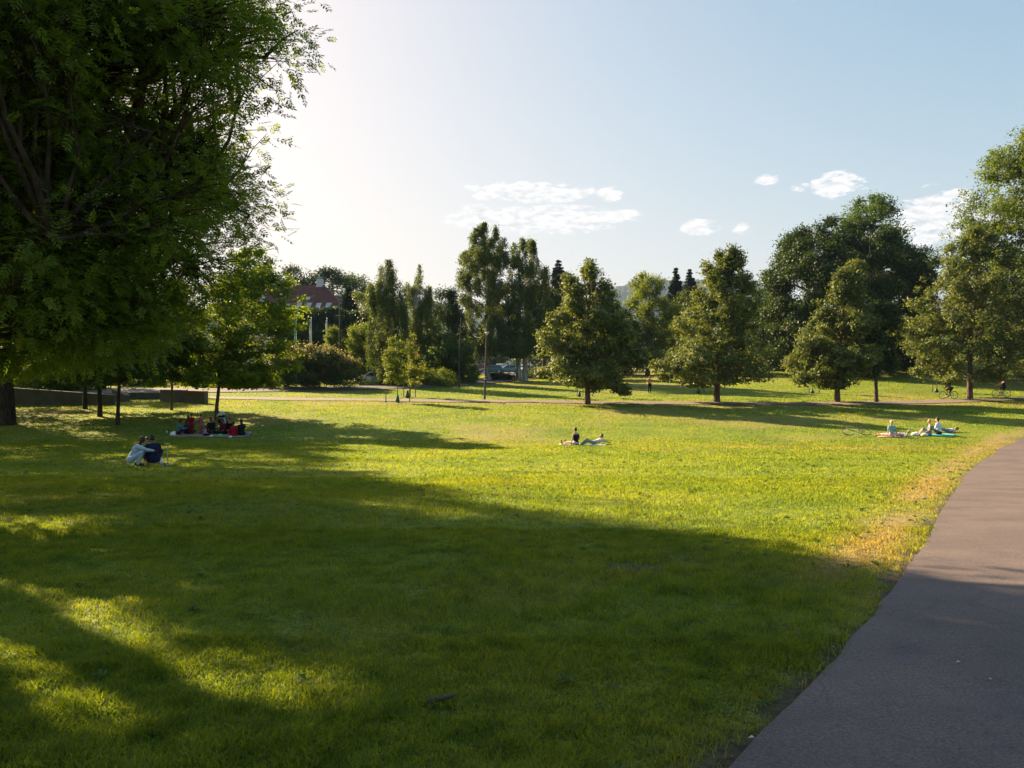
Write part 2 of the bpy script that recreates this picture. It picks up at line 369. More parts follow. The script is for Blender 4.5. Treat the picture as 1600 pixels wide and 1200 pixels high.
nw_ = N(nt, 'ShaderNodeTexNoise'); nw_.inputs['Scale'].default_value = 2.2; nw_.inputs['Detail'].default_value = 6; L(nt, vec, nw_.inputs['Vector'])
L(nt, mixc(nt, .22, vec, nw_.outputs['Color'], 'ADD'), vc.inputs['Vector'])
crk = ramp(nt, vc.outputs['Distance'], [(0, (.86, .85, .85)), (.006, (1, 1, 1))])
n4 = N(nt, 'ShaderNodeTexNoise'); n4.inputs['Scale'].default_value = 1.6; n4.inputs['Detail'].default_value = 7; n4.inputs['Roughness'].default_value = .7; L(nt, vec, n4.inputs['Vector'])
stn = ramp(nt, n4.outputs[0], [(.34, (.78, .78, .8)), (.46, (1, 1, 1)), (.6, (1.12, 1.1, 1.06))])
vo = N(nt, 'ShaderNodeTexVoronoi'); vo.inputs['Scale'].default_value = 140; L(nt, vec, vo.inputs['Vector'])
b = N(nt, 'ShaderNodeBsdfPrincipled'); b.inputs['Roughness'].default_value = .8; b.inputs['Specular IOR Level'].default_value = .3
L(nt, mixc(nt, 1.0, mixc(nt, 1.0, mixc(nt, 1.0, a.outputs[0], c.outputs[0], 'MULTIPLY'), stn.outputs[0], 'MULTIPLY'), crk.outputs[0], 'MULTIPLY'), b.inputs['Base Color'])
bp = N(nt, 'ShaderNodeBump'); bp.inputs['Strength'].default_value = .3; bp.inputs['Distance'].default_value = .006
L(nt, vo.outputs[0], bp.inputs['Height']); L(nt, bp.outputs[0], b.inputs['Normal']); L(nt, b.outputs[0], out.inputs[0])
yy = np.concatenate([np.arange(-6, 20, .12), np.arange(20, 74, .8)])
wob = .03*(fbm(yy*3.1, yy*0, 77)-.5)*2
strip('asphalt_path', [((edge(y)+w, y), (edge(y)+PW+.02*y, y-.0)) for y, w in zip(yy, wob)], 3, .035, am)
tag(bpy.data.objects['asphalt_path'], kind='structure')
fm = mat('gravel_path', (.15, .12, .10), .9, vary=.2, scale=1.2)
def pathpts(pl, wid, n=160):
    """pl: list of (px,py) in the photo -> centreline on the ground"""
    g = [G(a, b_) for a, b_ in pl]; xs_ = np.array([p.x for p in g]); ys_ = np.array([p.y for p in g])
    t = np.linspace(0, len(g)-1, n); x = np.interp(t, range(len(g)), xs_); y = np.interp(t, range(len(g)), ys_)
    k = np.hanning(9); k /= k.sum(); x = np.convolve(np.pad(x, 4, mode='edge'), k, 'valid'); y = np.convolve(np.pad(y, 4, mode='edge'), k, 'valid')
    PATHMASK.append((x, y, wid/2+.15)); dx, dy = np.gradient(x), np.gradient(y); l = np.hypot(dx, dy)+1e-9; nx_, ny_ = -dy/l, dx/l
    return [((x[i]+nx_[i]*wid/2, y[i]+ny_[i]*wid/2), (x[i]-nx_[i]*wid/2, y[i]-ny_[i]*wid/2)) for i in range(n)]
strip('gravel_path', pathpts([(150, 619), (330, 622), (450, 624), (600, 625.5), (760, 627), (920, 629.5), (1080, 630.5), (1200, 631), (1320, 631), (1450, 628.5), (1600, 624), (1750, 620)], 3.0), 3, .07, fm)
tag(bpy.data.objects['gravel_path'], kind='structure')
rm = mat('road_asphalt', (.075, .068, .07), .85, vary=.15, scale=.8)
strip('road', pathpts([(60, 613), (300, 611), (450, 608.5), (600, 605.5), (700, 601), (760, 596), (820, 590.5), (870, 586.5)], 6.5), 6, .09, rm)
tag(bpy.data.objects['road'], kind='structure')
# parking yard behind the birches
pk = [((-46+i*4.0, 130), (-46+i*4.0, 215)) for i in range(16)]
strip('parking_lot', pk, 0, .12, rm); tag(bpy.data.objects['parking_lot'], kind='structure')

blades()
def weeds():
    n = 1500; y = np.sqrt(rng.uniform(9, 34**2, n)); x = y*rng.uniform(-.7, .7, n); d = edge(y)-x
    k = (d > .05) & (rng.random(n) < .25+1.2*np.exp(-(d-.6)**2/1.2)+.8*(fbm(x*.6, y*.6, 55) > .56)); x, y = x[k], y[k]; V = []; Fq = []; o = 0
    for a, b_ in zip(x, y):
        z = float(H(a, b_)); m = rng.integers(5, 10); s0 = rng.uniform(.025, .065)*(1+b_*.02)
        for j in range(m):
            th = j*2*math.pi/m+rng.uniform(-.3, .3); s1 = s0*rng.uniform(.7, 1.2); c_, s_ = math.cos(th), math.sin(th); w = s1*.22; t = rng.uniform(.2, .7)*s1
            V += [(a, b_, z+.012), (a+c_*s1*.55-s_*w, b_+s_*s1*.55+c_*w, z+.02+t*.8), (a+c_*s1, b_+s_*s1, z+.02+t*.6), (a+c_*s1*.55+s_*w, b_+s_*s1*.55-c_*w, z+.02+t*.8)]; Fq.append((o, o+1, o+2, o+3)); o += 4
    me = npmesh('weeds', V, Fq, 4, False, rng.random(len(Fq))); tag(link('weeds', me, leafmat('leaf_weed', (.04, .09, .015), (.09, .15, .03), .35)), 'broad leaved weeds and clover rosettes scattered in the lawn', 'weeds', kind='stuff')
weeds()
# ---------------------------------------------------------------- distant hill
def hill():
    rows = [(200, 530), (500, 520), (600, 490), (670, 468), (720, 490), (850, 500), (915, 478), (945, 454), (985, 446), (1040, 441), (1100, 440), (1175, 447), (1200, 456), (1260, 490), (1400, 500), (1700, 500), (2100, 485)]
    pxs = np.linspace(0, 2300, 460); top = np.interp(pxs, [r[0] for r in rows], [r[1] for r in rows])
    V = []; ks = 14; Yt = 3400
    for i, (p, t) in enumerate(zip(pxs, top)):
        for k in range(ks+4):
            f = k/ks
            y = 2300+(Yt-2300)*f; zt = ZP(t, Yt)
            zz = 8+(zt-8)*sstep(np.array(min(f, 1)))*(1 if f <= 1 else 1-(f-1)*1.5)+(18*(fbm(np.array([p*.03]), np.array([f*5]), 5)[0]-.5)+9*vn(np.array([p*.6]), np.array([k*1.]), 3)[0] if k else 0)
            V.append(((p-800)/F*Yt, y, zz))
    n = len(pxs); k = ks+4; Fq = [(i*k+j, (i+1)*k+j, (i+1)*k+j+1, i*k+j+1) for i in range(n-1) for j in range(k-1)]
    m = mat('forest_hill', (.02, .035, .022), .95, vary=.35, scale=.02, spec=.05)
    tag(link('hills', npmesh('hills', V, Fq, 4, False), m), kind='structure')
hill()
# the air
def haze():
    bm = bmesh.new(); bmesh.ops.create_cube(bm, size=1)
    for v in bm.verts: v.co = Vector((v.co.x*6400, 1700+v.co.y*4000, 190+v.co.z*420))
    me = bpy.data.meshes.new('haze'); bm.to_mesh(me); bm.free()
    m, nt, out = newmat('haze'); p = N(nt, 'ShaderNodeVolumePrincipled'); p.inputs['Density'].default_value = .00011
    p.inputs['Color'].default_value = (.30, .42, .66, 1); p.inputs['Anisotropy'].default_value = .0
    L(nt, p.outputs[0], out.inputs['Volume']); o = link('haze', me, m); tag(o, 'thin pale summer haze in the air over the park', 'haze', kind='stuff')
haze()
# ---------------------------------------------------------------- trees
class Tubes:
    def __init__(s): s.V = []; s.F = []; s.o = 0
    def add(s, pts, rad, k=6):
        pts = np.asarray(pts, float); n = len(pts); d = np.gradient(pts, axis=0); d /= np.linalg.norm(d, axis=1, keepdims=True)+1e-9
        ref = np.array([.31, .95, .12]) if abs(d[0][2]) > .6 else np.array([0, 0, 1.])
        u = np.cross(d, ref); u /= np.linalg.norm(u, axis=1, keepdims=True)+1e-9; v = np.cross(d, u)
        t = np.arange(k)*2*np.pi/k; r = np.broadcast_to(np.asarray(rad, float), (n,))
        V = pts[:, None]+r[:, None, None]*(np.cos(t)[None, :, None]*u[:, None]+np.sin(t)[None, :, None]*v[:, None])
        i = np.arange(n-1)[:, None]*k+np.arange(k)[None]; j = np.arange(n-1)[:, None]*k+(np.arange(k)+1)[None] % k
        s.V.append(V.reshape(-1, 3)); s.F.append(np.stack([i, j, j+k, i+k], -1).reshape(-1, 4)+s.o)
        s.o += n*k
    def mesh(s, name): return npmesh(name, np.concatenate(s.V), np.concatenate(s.F), 4, True)
def unit(n):
    v = rng.normal(size=(n, 3)); return v/np.linalg.norm(v, axis=1, keepdims=True)
def sprigs(cen, outd, ln, leaf, asp):
    """ash leaves: a drooping stalk carrying four pairs of leaflets and one at its tip"""
    n = len(cen); a = unit(n)*.75+outd*.9; a[:, 2] -= .35; a /= np.linalg.norm(a, axis=1, keepdims=True)
    nr = unit(n)*.5+np.array([0, 0, 1.]); b = np.cross(a, nr); b /= np.linalg.norm(b, axis=1, keepdims=True); nn = np.cross(b, a)
    ln = ln*rng.uniform(.7, 1.25, n)[:, None]; Vs = []
    for t, sg in ((.25, 1), (.25, -1), (.5, 1), (.5, -1), (.74, 1), (.74, -1), (.95, 1), (.95, -1), (1., 0)):
        p = cen+a*ln*t-nn*ln*.18*t*t
        d = a*(.62 if sg else 1)+b*sg*.85-nn*.2+unit(n)*.16; d /= np.linalg.norm(d, axis=1, keepdims=True)
        w = np.cross(d, nn); w /= np.linalg.norm(w, axis=1, keepdims=True); L_ = leaf*rng.uniform(.75, 1.2, n)[:, None]
        Vs.append(np.stack([p, p+d*L_*.5+w*L_*asp*.5, p+d*L_, p+d*L_*.5-w*L_*asp*.5], 1))
    w = b*.003; Vs.append(np.stack([cen-w, cen+w, cen+a*ln-nn*ln*.18+w, cen+a*ln-nn*ln*.18-w], 1))
    V = np.concatenate(Vs).reshape(-1, 3); k = len(Vs)*n; i = np.arange(k)*4
    return V, np.stack([i, i+1, i+2, i+3], 1), np.tile(rng.random(n)*.7, len(Vs))+rng.random(k)*.3
def leaves(cen, size, asp, droop=.25, up=.5, tcl=None, outd=None):
    """one small folded leaf blade per centre"""
    n = len(cen); a = unit(n); a[:, 2] = a[:, 2]*.7-droop; a /= np.linalg.norm(a, axis=1, keepdims=True)
    nr = unit(n); nr[:, 2] = np.abs(nr[:, 2])+up
    if outd is not None: nr = nr*.55+outd*1.1
    b = np.cross(a, nr); b /= np.linalg.norm(b, axis=1, keepdims=True)+1e-9
    L_ = size*rng.uniform(.65, 1.3, n)[:, None]; Wd = L_*asp
    V = np.stack([cen-a*L_*.5, cen+b*Wd*.5-a*L_*.02, cen+a*L_*.5, cen-b*Wd*.5-a*L_*.02], 1).reshape(-1, 3)
    i = np.arange(n)*4; Fq = np.stack([i, i+1, i+2, i+3], 1)
    t = rng.random(n)*.75
    if tcl is not None: t = t*.6+tcl*.5
    return V, Fq, np.clip(t, 0, 1)
# openings in the canopy on the left, given by the sunny patches they leave on the grass
PATCH = [(70, 820, 70, 12), (140, 812, 40, 8), (135, 856, 45, 10), (45, 900, 70, 24), (150, 888, 50, 10), (215, 925, 60, 12), (330, 925, 45, 9), (60, 1000, 95, 34), (10, 1045, 60, 26), (130, 960, 40, 14),
         (330, 1092, 110, 40), (265, 1060, 55, 18), (190, 1105, 60, 20), (505, 1085, 45, 16), (30, 1128, 50, 26), (380, 1150, 70, 22), (690, 925, 50, 7), (760, 1000, 40, 8), (560, 905, 40, 7), (110, 1185, 100, 22),
         (1480, 1068, 75, 12), (1400, 1035, 50, 8), (1290, 1115, 50, 9), (1540, 970, 60, 7), (620, 1160, 60, 12), ]
PT = []
for a, b_, w, h in PATCH:
    g = G(a, b_); hh = CZ-g.z; PT.append((g.x, g.y, w/F*g.y*1.6+.3, h/F*g.y*g.y/hh*1.6+.3))
def open_to_sun(x, y, z, bound):
    s = (z+.3)/math.tan(SUN_EL); gx = x-math.sin(SUN_AZ)*s; gy = y-math.cos(SUN_AZ)*s
    s = (z-H(gx, gy))/math.tan(SUN_EL); gx = x-math.sin(SUN_AZ)*s; gy = y-math.cos(SUN_AZ)*s
    ok = np.ones(len(x), bool)
    for px, py, rx, ry in PT: ok &= ((gx-px)/rx)**2+((gy-py)/ry)**2 > 1
    if bound:
        f = gy > 1.5; ppx = 800+gx/np.maximum(gy, .1)*F; ppy = 600+(CZ-H(gx, gy))/np.maximum(gy, .1)*F
        lim = np.interp(ppx, [-400, 440, 560, 700, 900, 1100, 1300, 1450, 1600, 1900], [600, 680, 740, 780, 815, 838, 885, 915, 940, 980])
        ok &= ~(f & (ppy < lim))
    return ok
TREES = 0
def tree(name, label, base, Yd, rows, leaf='linden', trunk=.2, nb=45, ncl=12, nl=45, lsz=.22, asp=.55, bsz=.2, csz=.45, flat=.7,
         weep=0, group=None, cat='tree', bark=None, twig=True, fill=.25, lean=0, multi=1, dflat=1.0, crownbase=None, extra=None, rb=.45, trunk_top=.85, limbs=True, xbias=0, sprig=0, gaps=0, widen=1.1, elong=1.0, seed=None, part='crown'):
    """rows: crown outline as (py, px left, px right) read at distance Yd"""
    global rng, TREES
    if widen != 1: rows = [(p, (l+r)/2-(r-l)/2*widen, (l+r)/2+(r-l)/2*widen) for p, l, r in rows]
    rng = np.random.default_rng(1000+TREES*17 if seed is None else seed); TREES += 1
    zs_ = np.array([ZP(r[0], Yd) for r in rows]); xl = np.array([(r[1]-800)/F*Yd for r in rows]); xr = np.array([(r[2]-800)/F*Yd for r in rows])
    o = np.argsort(zs_); zs_, xl, xr = zs_[o], xl[o], xr[o]
    z0, z1 = zs_[0], zs_[-1]
    cx = lambda z: (np.interp(z, zs_, xl)+np.interp(z, zs_, xr))/2-base.x
    rr = lambda z: np.maximum((np.interp(z, zs_, xr)-np.interp(z, zs_, xl))/2, .05)
    grid = np.linspace(z0, z1, 60); wgt = rr(grid)**1.2+.02; wgt /= wgt.sum()
    Rm = rr(grid).max()
    e = empty(name, base, 0, label, cat, group)
    # boughs
    zb = rng.choice(grid, nb, p=wgt)+rng.uniform(-1, 1, nb)*(z1-z0)/60; th = rng.uniform(0, 2*np.pi, nb)
    if xbias: k_ = (np.cos(th) < -.1) & (rng.random(nb) < .85); th[k_] = np.pi-th[k_]
    rho = rng.uniform(rb**2, 1, nb)**.5; inner = rng.random(nb) < fill; rho[inner] *= .5
    r = rr(zb)*rho*.9
    B = np.stack([cx(zb)+np.cos(th)*r, np.sin(th)*r*dflat, zb], 1)   # x,y relative to base; z absolute
    bs = bsz*Rm*rng.uniform(.6, 1.3, nb)*np.clip(rr(zb)/Rm*1.3, .45, 1)
    # clusters
    oc = rng.normal(size=(nb*ncl, 3))*np.array([.62, .62, .5*flat/.7])
    if elong:
        rd = B-np.array([0, 0, z0+(z1-z0)*.25]); rd[:, 2] *= .6; rd /= np.linalg.norm(rd, axis=1, keepdims=True)+1e-6; rd = np.repeat(rd, ncl, 0)
        oc = oc*.6+rd*rng.normal(size=(nb*ncl, 1))*.62*elong
    Cc = np.repeat(B, ncl, 0)+oc*np.repeat(bs, ncl)[:, None]
    cb = np.repeat(np.arange(nb), ncl)
    zc = np.clip(Cc[:, 2], z0, z1); rc = np.hypot(Cc[:, 0]-cx(zc), (Cc[:, 1])/dflat); lim = rr(zc)*1.0
    s_ = np.minimum(1, lim/np.maximum(rc, 1e-6)); Cc[:, 0] = cx(zc)+(Cc[:, 0]-cx(zc))*s_; Cc[:, 1] *= s_; Cc[:, 2] = zc
    if gaps:
        k_ = open_to_sun(base.x+Cc[:, 0], base.y+Cc[:, 1], Cc[:, 2], gaps > 1) | (rng.random(len(Cc)) < .06); Cc = Cc[k_]; cb = cb[k_]
    tintc = rng.random(len(Cc)); tb = rng.random(nb)
    # leaves
    li = np.repeat(np.arange(len(Cc)), nl); g = rng.normal(size=(len(li), 3))
    if weep:
        dn = rng.random(len(li)); off = g*np.array([.16, .16, .1])*csz; off[:, 2] -= dn*weep; off[:, 0] += g[:, 0]*.12*dn
    else: off = g*np.array([.55, .55, .55*flat])*csz
    cen = Cc[li]+off; cen[:, 2] = np.maximum(cen[:, 2], z0-.3-(weep*.3))
    od = off/(np.linalg.norm(off, axis=1, keepdims=True)+1e-6); ob_ = Cc[li]-B[cb[li]]; ob_ /= np.linalg.norm(ob_, axis=1, keepdims=True)+1e-6
    od = od*.6+ob_*.6+np.array([0, 0, .35])
    V, Fq, t = leaves(cen, lsz, asp, droop=.25+(.6 if weep else 0), tcl=.5*tintc[li]+.5*tb[cb[li]], outd=od if not weep else None)
    if sprig: V, Fq, t = sprigs(cen, od/(np.linalg.norm(od, axis=1, keepdims=True)), sprig, lsz, asp)
    V[:, 2] -= base.z
    me = npmesh(part, V, Fq, 4, False, t); link(part, me, LEAF[leaf], e)
    if extra:      # a second leaf kind on the top/outer boughs (blossom)
        k = rng.choice(len(Cc), extra[1]); k = k[Cc[k, 2] > z0+(z1-z0)*extra[2]]
        gg = Cc[np.repeat(k, extra[3])]; gg = gg+rng.normal(size=gg.shape)*csz*.5+np.array([0, 0, csz*.35])
        V, Fq, t = leaves(gg, lsz, .7); V[:, 2] -= base.z; link(extra[4], npmesh(extra[4], V, Fq, 4, False, t), LEAF[extra[0]], e)
    # wood
    tb_ = Tubes(); zt = z0+(z1-z0)*trunk_top
    for mlt in range(multi):
        n = 10; f = np.linspace(0, 1, n); zz = -.25+(zt-base.z+.25)*f
        ox = (mlt-(multi-1)/2)*trunk*2.2; fan = (mlt-(multi-1)/2)*Rm*.25
        tx = ox+fan*f**1.5+(cx(zt))*f**2+lean*f+np.concatenate([[0, 0], rng.normal(size=n-2)*trunk*.22]); ty = np.concatenate([[0, 0], rng.normal(size=n-2)*trunk*.22])
        rad = trunk*(1-.82*f**.9); rad[0] *= 1.45; 
        p0 = np.stack([tx, ty, zz], 1)
        p = np.insert(p0, 1, [p0[0]*.6+p0[1]*.4, ], 0); p[1, 2] = .12; rad = np.insert(rad, 1, trunk*1.12)
        tb_.add(p, rad, 10)
        if mlt == 0: TP = p
    def on_trunk(z):
        return np.array([np.interp(z, TP[:, 2], TP[:, 0]), np.interp(z, TP[:, 2], TP[:, 1]), z])
    zcb = (crownbase if crownbase is not None else z0)-base.z
    if limbs:
        prim = []; order = np.argsort(-np.hypot(B[:, 0], B[:, 1])); npr = max(6, int(nb**.55)); order = np.concatenate([rng.choice(order[:max(npr, nb//2)], npr, replace=False), order]); seen = set()
        for i in order:
            if i in seen or (gaps and (cb == i).sum() < ncl*.35): continue
            seen.add(i)
            t_ = B[i]-np.array([0, 0, base.z]); d = math.hypot(t_[0], t_[1])
            zs0 = min(max(t_[2]-d*rng.uniform(.45, .9), zcb+rng.uniform(-.1, .5)*trunk*4), zt-base.z-.1); zs0 = max(zs0, .4)
            s0 = on_trunk(zs0); isp = len(prim) < npr; n = 9 if isp else 6
            if not isp:
                A = np.concatenate(prim); q_ = t_-np.array([0, 0, .3*d]); s0 = A[np.argmin(np.linalg.norm((A-q_)*np.array([1, 1, 1.2]), axis=1))]
                d = np.linalg.norm(t_-s0)
            f = np.linspace(0, 1, n)[:, None]
            mid = s0*.5+t_*.5+np.array([0, 0, .12*d])+rng.normal(size=3)*(.06 if isp else .13)*d
            p = (1-f)**2*s0+2*f*(1-f)*mid+f**2*t_
            if not isp: p[1:-1] += rng.normal(size=(n-2, 3))*.022*d
            if isp: p[2:-1] += rng.normal(size=(n-3, 3))*.02*d; prim.append(p[2:])
            r0 = trunk*(np.clip(.12+.25*d/max(Rm, .1), .1, .36) if isp else .09)
            tb_.add(p, r0*(1-.85*f[:, 0])+.004, 5)
            if twig:
                for c in np.where(cb == i)[0]:
                    q = Cc[c]-np.array([0, 0, base.z]); a = p[rng.integers(3, n)]; m_ = (a+q)/2+np.array([0, 0, .08*np.linalg.norm(q-a)])
                    tb_.add([a, m_, q], [r0*.16+.006, r0*.1+.005, .005], 3)
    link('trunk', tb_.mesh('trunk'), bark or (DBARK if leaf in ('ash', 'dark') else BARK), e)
    return e
LG = 'leafy lindens lining the gravel path'
def B_(px, py): return G(px, py)
# lindens along the path
b = B_(918, 632); tree('linden_tree', 'broad linden with leaning bushy crown, nearest the middle of the park path', b, b.y,
     [(408, 905, 925), (425, 890, 935), (455, 875, 955), (490, 860, 972), (530, 848, 992), (560, 846, 1003), (585, 850, 1000), (600, 880, 985), (612, 960, 975)], 'linden', .26, nb=105, ncl=12, nl=46, group=LG, csz=.44, lsz=.27)
b = B_(1120, 629); tree('linden_tree', 'tall open linden with pointed airy top and straight trunk beside the path', b, b.y,
     [(386, 1125, 1150), (405, 1108, 1168), (440, 1098, 1180), (480, 1072, 1180), (520, 1056, 1188), (550, 1025, 1192), (575, 1018, 1205), (590, 1045, 1200), (600, 1065, 1100)], 'linden', .27, nb=95, ncl=11, nl=42, group=LG, csz=.44, lsz=.27)
b = B_(1308, 629); tree('linden_tree', 'pale conical linden in front of the big dark round tree', b, b.y,
     [(407, 1318, 1338), (430, 1302, 1350), (470, 1284, 1360), (510, 1262, 1362), (545, 1250, 1368), (570, 1232, 1362), (590, 1238, 1350), (603, 1262, 1330)], 'linden', .25, nb=85, ncl=12, nl=46, group=LG, csz=.45, lsz=.26)
b = B_(1369, 629); tree('linden_tree', 'slim dark linden with narrow crown right of the pale conical linden', b, b.y,
     [(460, 1372, 1392), (490, 1362, 1405), (530, 1352, 1410), (560, 1350, 1408), (585, 1355, 1395)], 'chestnut', .18, nb=40, ncl=10, nl=36, group=LG, csz=.42, lsz=.26)
b = B_(1515, 624); tree('linden_tree', 'large spreading linden standing beside the two cyclists', b, b.y,
     [(362, 1510, 1545), (390, 1485, 1575), (420, 1470, 1600), (460, 1438, 1625), (500, 1420, 1645), (540, 1430, 1660), (570, 1440, 1640), (585, 1455, 1610), (593, 1470, 1535)], 'linden', .27, nb=110, ncl=12, nl=42, group=LG, csz=.44, lsz=.27)
# big trees on the right
b = P(1320, 104); tree('chestnut_tree', 'huge dark dome shaped tree behind the path lindens', b, b.y,
     [(349, 1275, 1345), (362, 1245, 1385), (385, 1218, 1415), (420, 1202, 1440), (460, 1190, 1452), (510, 1192, 1455), (550, 1195, 1450), (575, 1200, 1445)], 'chestnut', .6, nb=230, ncl=13, nl=46, csz=.9, lsz=.36, bsz=.13, rb=.78, fill=.1, elong=.2, widen=1.03, crownbase=ZP(560, 104))
b = P(1392, 112); tree('maple_tree', 'taller dark tree rising with ragged top behind the dome shaped tree', b, b.y,
     [(310, 1345, 1372), (322, 1318, 1400), (345, 1300, 1420), (380, 1310, 1425), (420, 1330, 1455), (480, 1330, 1455), (570, 1330, 1450)], 'dark', .5, nb=130, ncl=10, nl=38, csz=.85, lsz=.34, bsz=.15)
b = P(1640, 88); tree('maple_tree', 'very tall bright maple at the right edge of the lawn', b, b.y,
     [(205, 1585, 1680), (235, 1568, 1720), (275, 1530, 1750), (300, 1500, 1765), (340, 1488, 1775), (400, 1490, 1790), (460, 1510, 1790), (520, 1530, 1790), (570, 1560, 1770)], 'edge', .5, nb=270, ncl=11, nl=40, csz=.75, lsz=.3, bsz=.15)
b = P(1207, 118); tree('weeping_willow', 'pale drooping tree hanging behind the tall open linden', b, b.y,
     [(470, 1170, 1240), (500, 1160, 1248), (540, 1160, 1245), (572, 1165, 1240)], 'birch', .25, nb=45, ncl=9, nl=40, weep=2.6, csz=1.0, lsz=.28, asp=.4, twig=False)
# behind, centre
b = P(1012, 116); tree('locust_tree', 'light green feathery tree left of the two spruces', b, b.y,
     [(430, 1000, 1022), (445, 982, 1045), (480, 968, 1062), (520, 965, 1065), (555, 975, 1060), (570, 985, 1050)], 'light', .35, nb=60, ncl=11, nl=36, csz=.7, lsz=.3, bsz=.17)
b = P(1078, 122); tree('locust_tree', 'rounded green tree behind the left side of the tall open linden', b, b.y,
     [(452, 1075, 1100), (475, 1055, 1120), (510, 1045, 1130), (560, 1045, 1140), (575, 1060, 1130)], 'birch', .3, nb=40, ncl=10, nl=36, csz=.8, lsz=.3)
b = P(958, 118); tree('broadleaf_tree', 'low dark tree filling the gap right of the broad linden', b, b.y,
     [(475, 930, 985), (520, 915, 1000), (570, 920, 1010), (582, 925, 1005)], 'chestnut', .3, nb=45, ncl=10, nl=36, csz=.8, lsz=.32)
b = P(1180, 126); tree('broadleaf_tree', 'round green tree between the tall open linden and the dome shaped tree', b, b.y, [(452, 1165, 1190), (470, 1150, 1205), (510, 1145, 1215), (572, 1150, 1210)], 'chestnut', .3, nb=60, ncl=10, nl=36, csz=.8, lsz=.34)
b = P(940, 124); tree('broadleaf_tree', 'green tree just behind the right shoulder of the broad linden', b, b.y, [(462, 930, 950), (480, 915, 968), (520, 910, 975), (580, 915, 970)], 'birch', .3, nb=60, ncl=10, nl=36, csz=.8, lsz=.34)
def spruce(label, px, Yd, top, bot, hw, group='dark spruces on the skyline'):
    global rng, TREES
    rng = np.random.default_rng(3000+TREES); TREES += 1
    b = P(px, Yd); e = empty('spruce_tree', b, 0, label, 'spruce', group); z1 = ZP(top, Yd)-b.z; z0 = max(ZP(bot, Yd)-b.z, 1); Rm = 2.9*hw/F*Yd
    tb_ = Tubes(); tb_.add([(0, 0, -.3), (0, 0, z1*.5), (0, 0, z1*.98)], [.3, .2, .03], 7); cen = []
    nw = 30
    for k in range(nw):
        f = k/(nw-1); z = z0+(z1-z0)*(f**.9)
        for j in range(10 if f < .9 else 5):
            z = z0+(z1-z0)*(f**.9)+rng.uniform(-.5, .5)*(1.05-f)
            a = rng.uniform(0, 2*np.pi); r = Rm*(1.02-f)*rng.uniform(.65, 1.15)+.12
            p = np.array([(0, 0, z), (np.cos(a)*r*.55, np.sin(a)*r*.55, z-.12*r), (np.cos(a)*r, np.sin(a)*r, z-.2*r)])
            tb_.add(p, [.04, .025, .01], 3); n = 70
            t = rng.random(n)[:, None]**.7; q = p[0]*(1-t)+p[2]*t; w = .30*r*(1-t)+.15
            q = q+rng.normal(size=(n, 3))*np.array([.55, .55, .22])*w; q[:, 2] -= rng.random(n)*.9*(1.1-f); cen.append(q)
    V, Fq, t = leaves(np.concatenate(cen), .5, .4, droop=.5); link('crown', npmesh('crown', V, Fq, 4, False, t), LEAF['spruce'], e)
    link('trunk', tb_.mesh('trunk'), BARK, e)
spruce('dark spruce on the skyline, left one of the close pair', 1056, 150, 420, 560, 17)
spruce('dark spruce on the skyline, right one of the close pair', 1078, 155, 422, 560, 18)
spruce('dark ragged spruce beside the pale tall birch', 872, 145, 408, 560, 20)
spruce('small dark spruce in front of the red roofed house', 545, 135, 450, 560, 16)
spruce('spruce behind the left shoulder of the broad linden', 893, 150, 440, 560, 15)
# birches
GB = 'birches behind the upper road'
b = P(762, 104); tree('birch_tree', 'tallest birch with dense drooping crown above the leaning pole', b, b.y,
     [(346, 752, 772), (360, 738, 785), (390, 725, 795), (430, 711, 802), (480, 722, 812), (530, 728, 815), (548, 735, 812)], 'birch', .32, nb=170, ncl=9, nl=46, elong=.2, weep=1.3, csz=.9, lsz=.24, asp=.5, group=GB, bark=BIRCHBARK, bsz=.16, rb=.35)
b = P(815, 104); tree('birch_tree', 'airy birch with open twiggy top right of the tallest birch', b, b.y,
     [(360, 808, 825), (375, 800, 840), (400, 798, 858), (440, 795, 862), (480, 790, 860), (520, 775, 862), (540, 780, 865), (550, 790, 855)], 'birch', .38, nb=150, ncl=9, nl=44, elong=.2, weep=1.4, csz=.9, lsz=.23, asp=.5, group=GB, bark=BIRCHBARK, bsz=.15, multi=2, rb=.35)
b = P(612, 93); tree('weeping_birch', 'weeping birch with long hanging strands and bent top', b, b.y,
     [(401, 604, 618), (412, 585, 626), (440, 576, 634), (480, 574, 642), (520, 572, 645), (560, 582, 645), (596, 592, 640)], 'birch', .3, nb=130, ncl=9, nl=50, elong=.2, weep=2.6, csz=.9, lsz=.24, asp=.4, group=GB, bark=BIRCHBARK, bsz=.16, rb=.3)
b = P(652, 101); tree('weeping_birch', 'thin topped birch just right of the weeping birch', b, b.y,
     [(414, 644, 660), (440, 636, 668), (470, 632, 682), (520, 630, 695), (570, 632, 700), (598, 640, 700)], 'birch', .3, nb=120, ncl=9, nl=46, elong=.2, weep=2.2, csz=.9, lsz=.24, asp=.4, group=GB, bark=BIRCHBARK, bsz=.17)
b = P(702, 110); tree('broadleaf_tree', 'round topped green tree between the thin birch and tallest birch', b, b.y,
     [(450, 680, 705), (465, 668, 722), (500, 665, 735), (550, 665, 740), (590, 670, 735)], 'chestnut', .35, nb=60, ncl=11, nl=38, csz=.8, lsz=.3)
b = P(690, 98); tree('broadleaf_tree', 'low dark thicket tree behind the thin unlit pole', b, b.y,
     [(525, 668, 725), (560, 662, 745), (590, 664, 742), (601, 670, 735)], 'dark', .2, nb=50, ncl=10, nl=36, csz=.6, lsz=.26, trunk_top=.6)
b = P(850, 112); tree('broadleaf_tree', 'dark tree closing the gap behind the airy birch', b, b.y,
     [(455, 835, 880), (500, 822, 890), (545, 828, 892), (556, 838, 888)], 'chestnut', .3, nb=45, ncl=10, nl=38, csz=.8, lsz=.3)
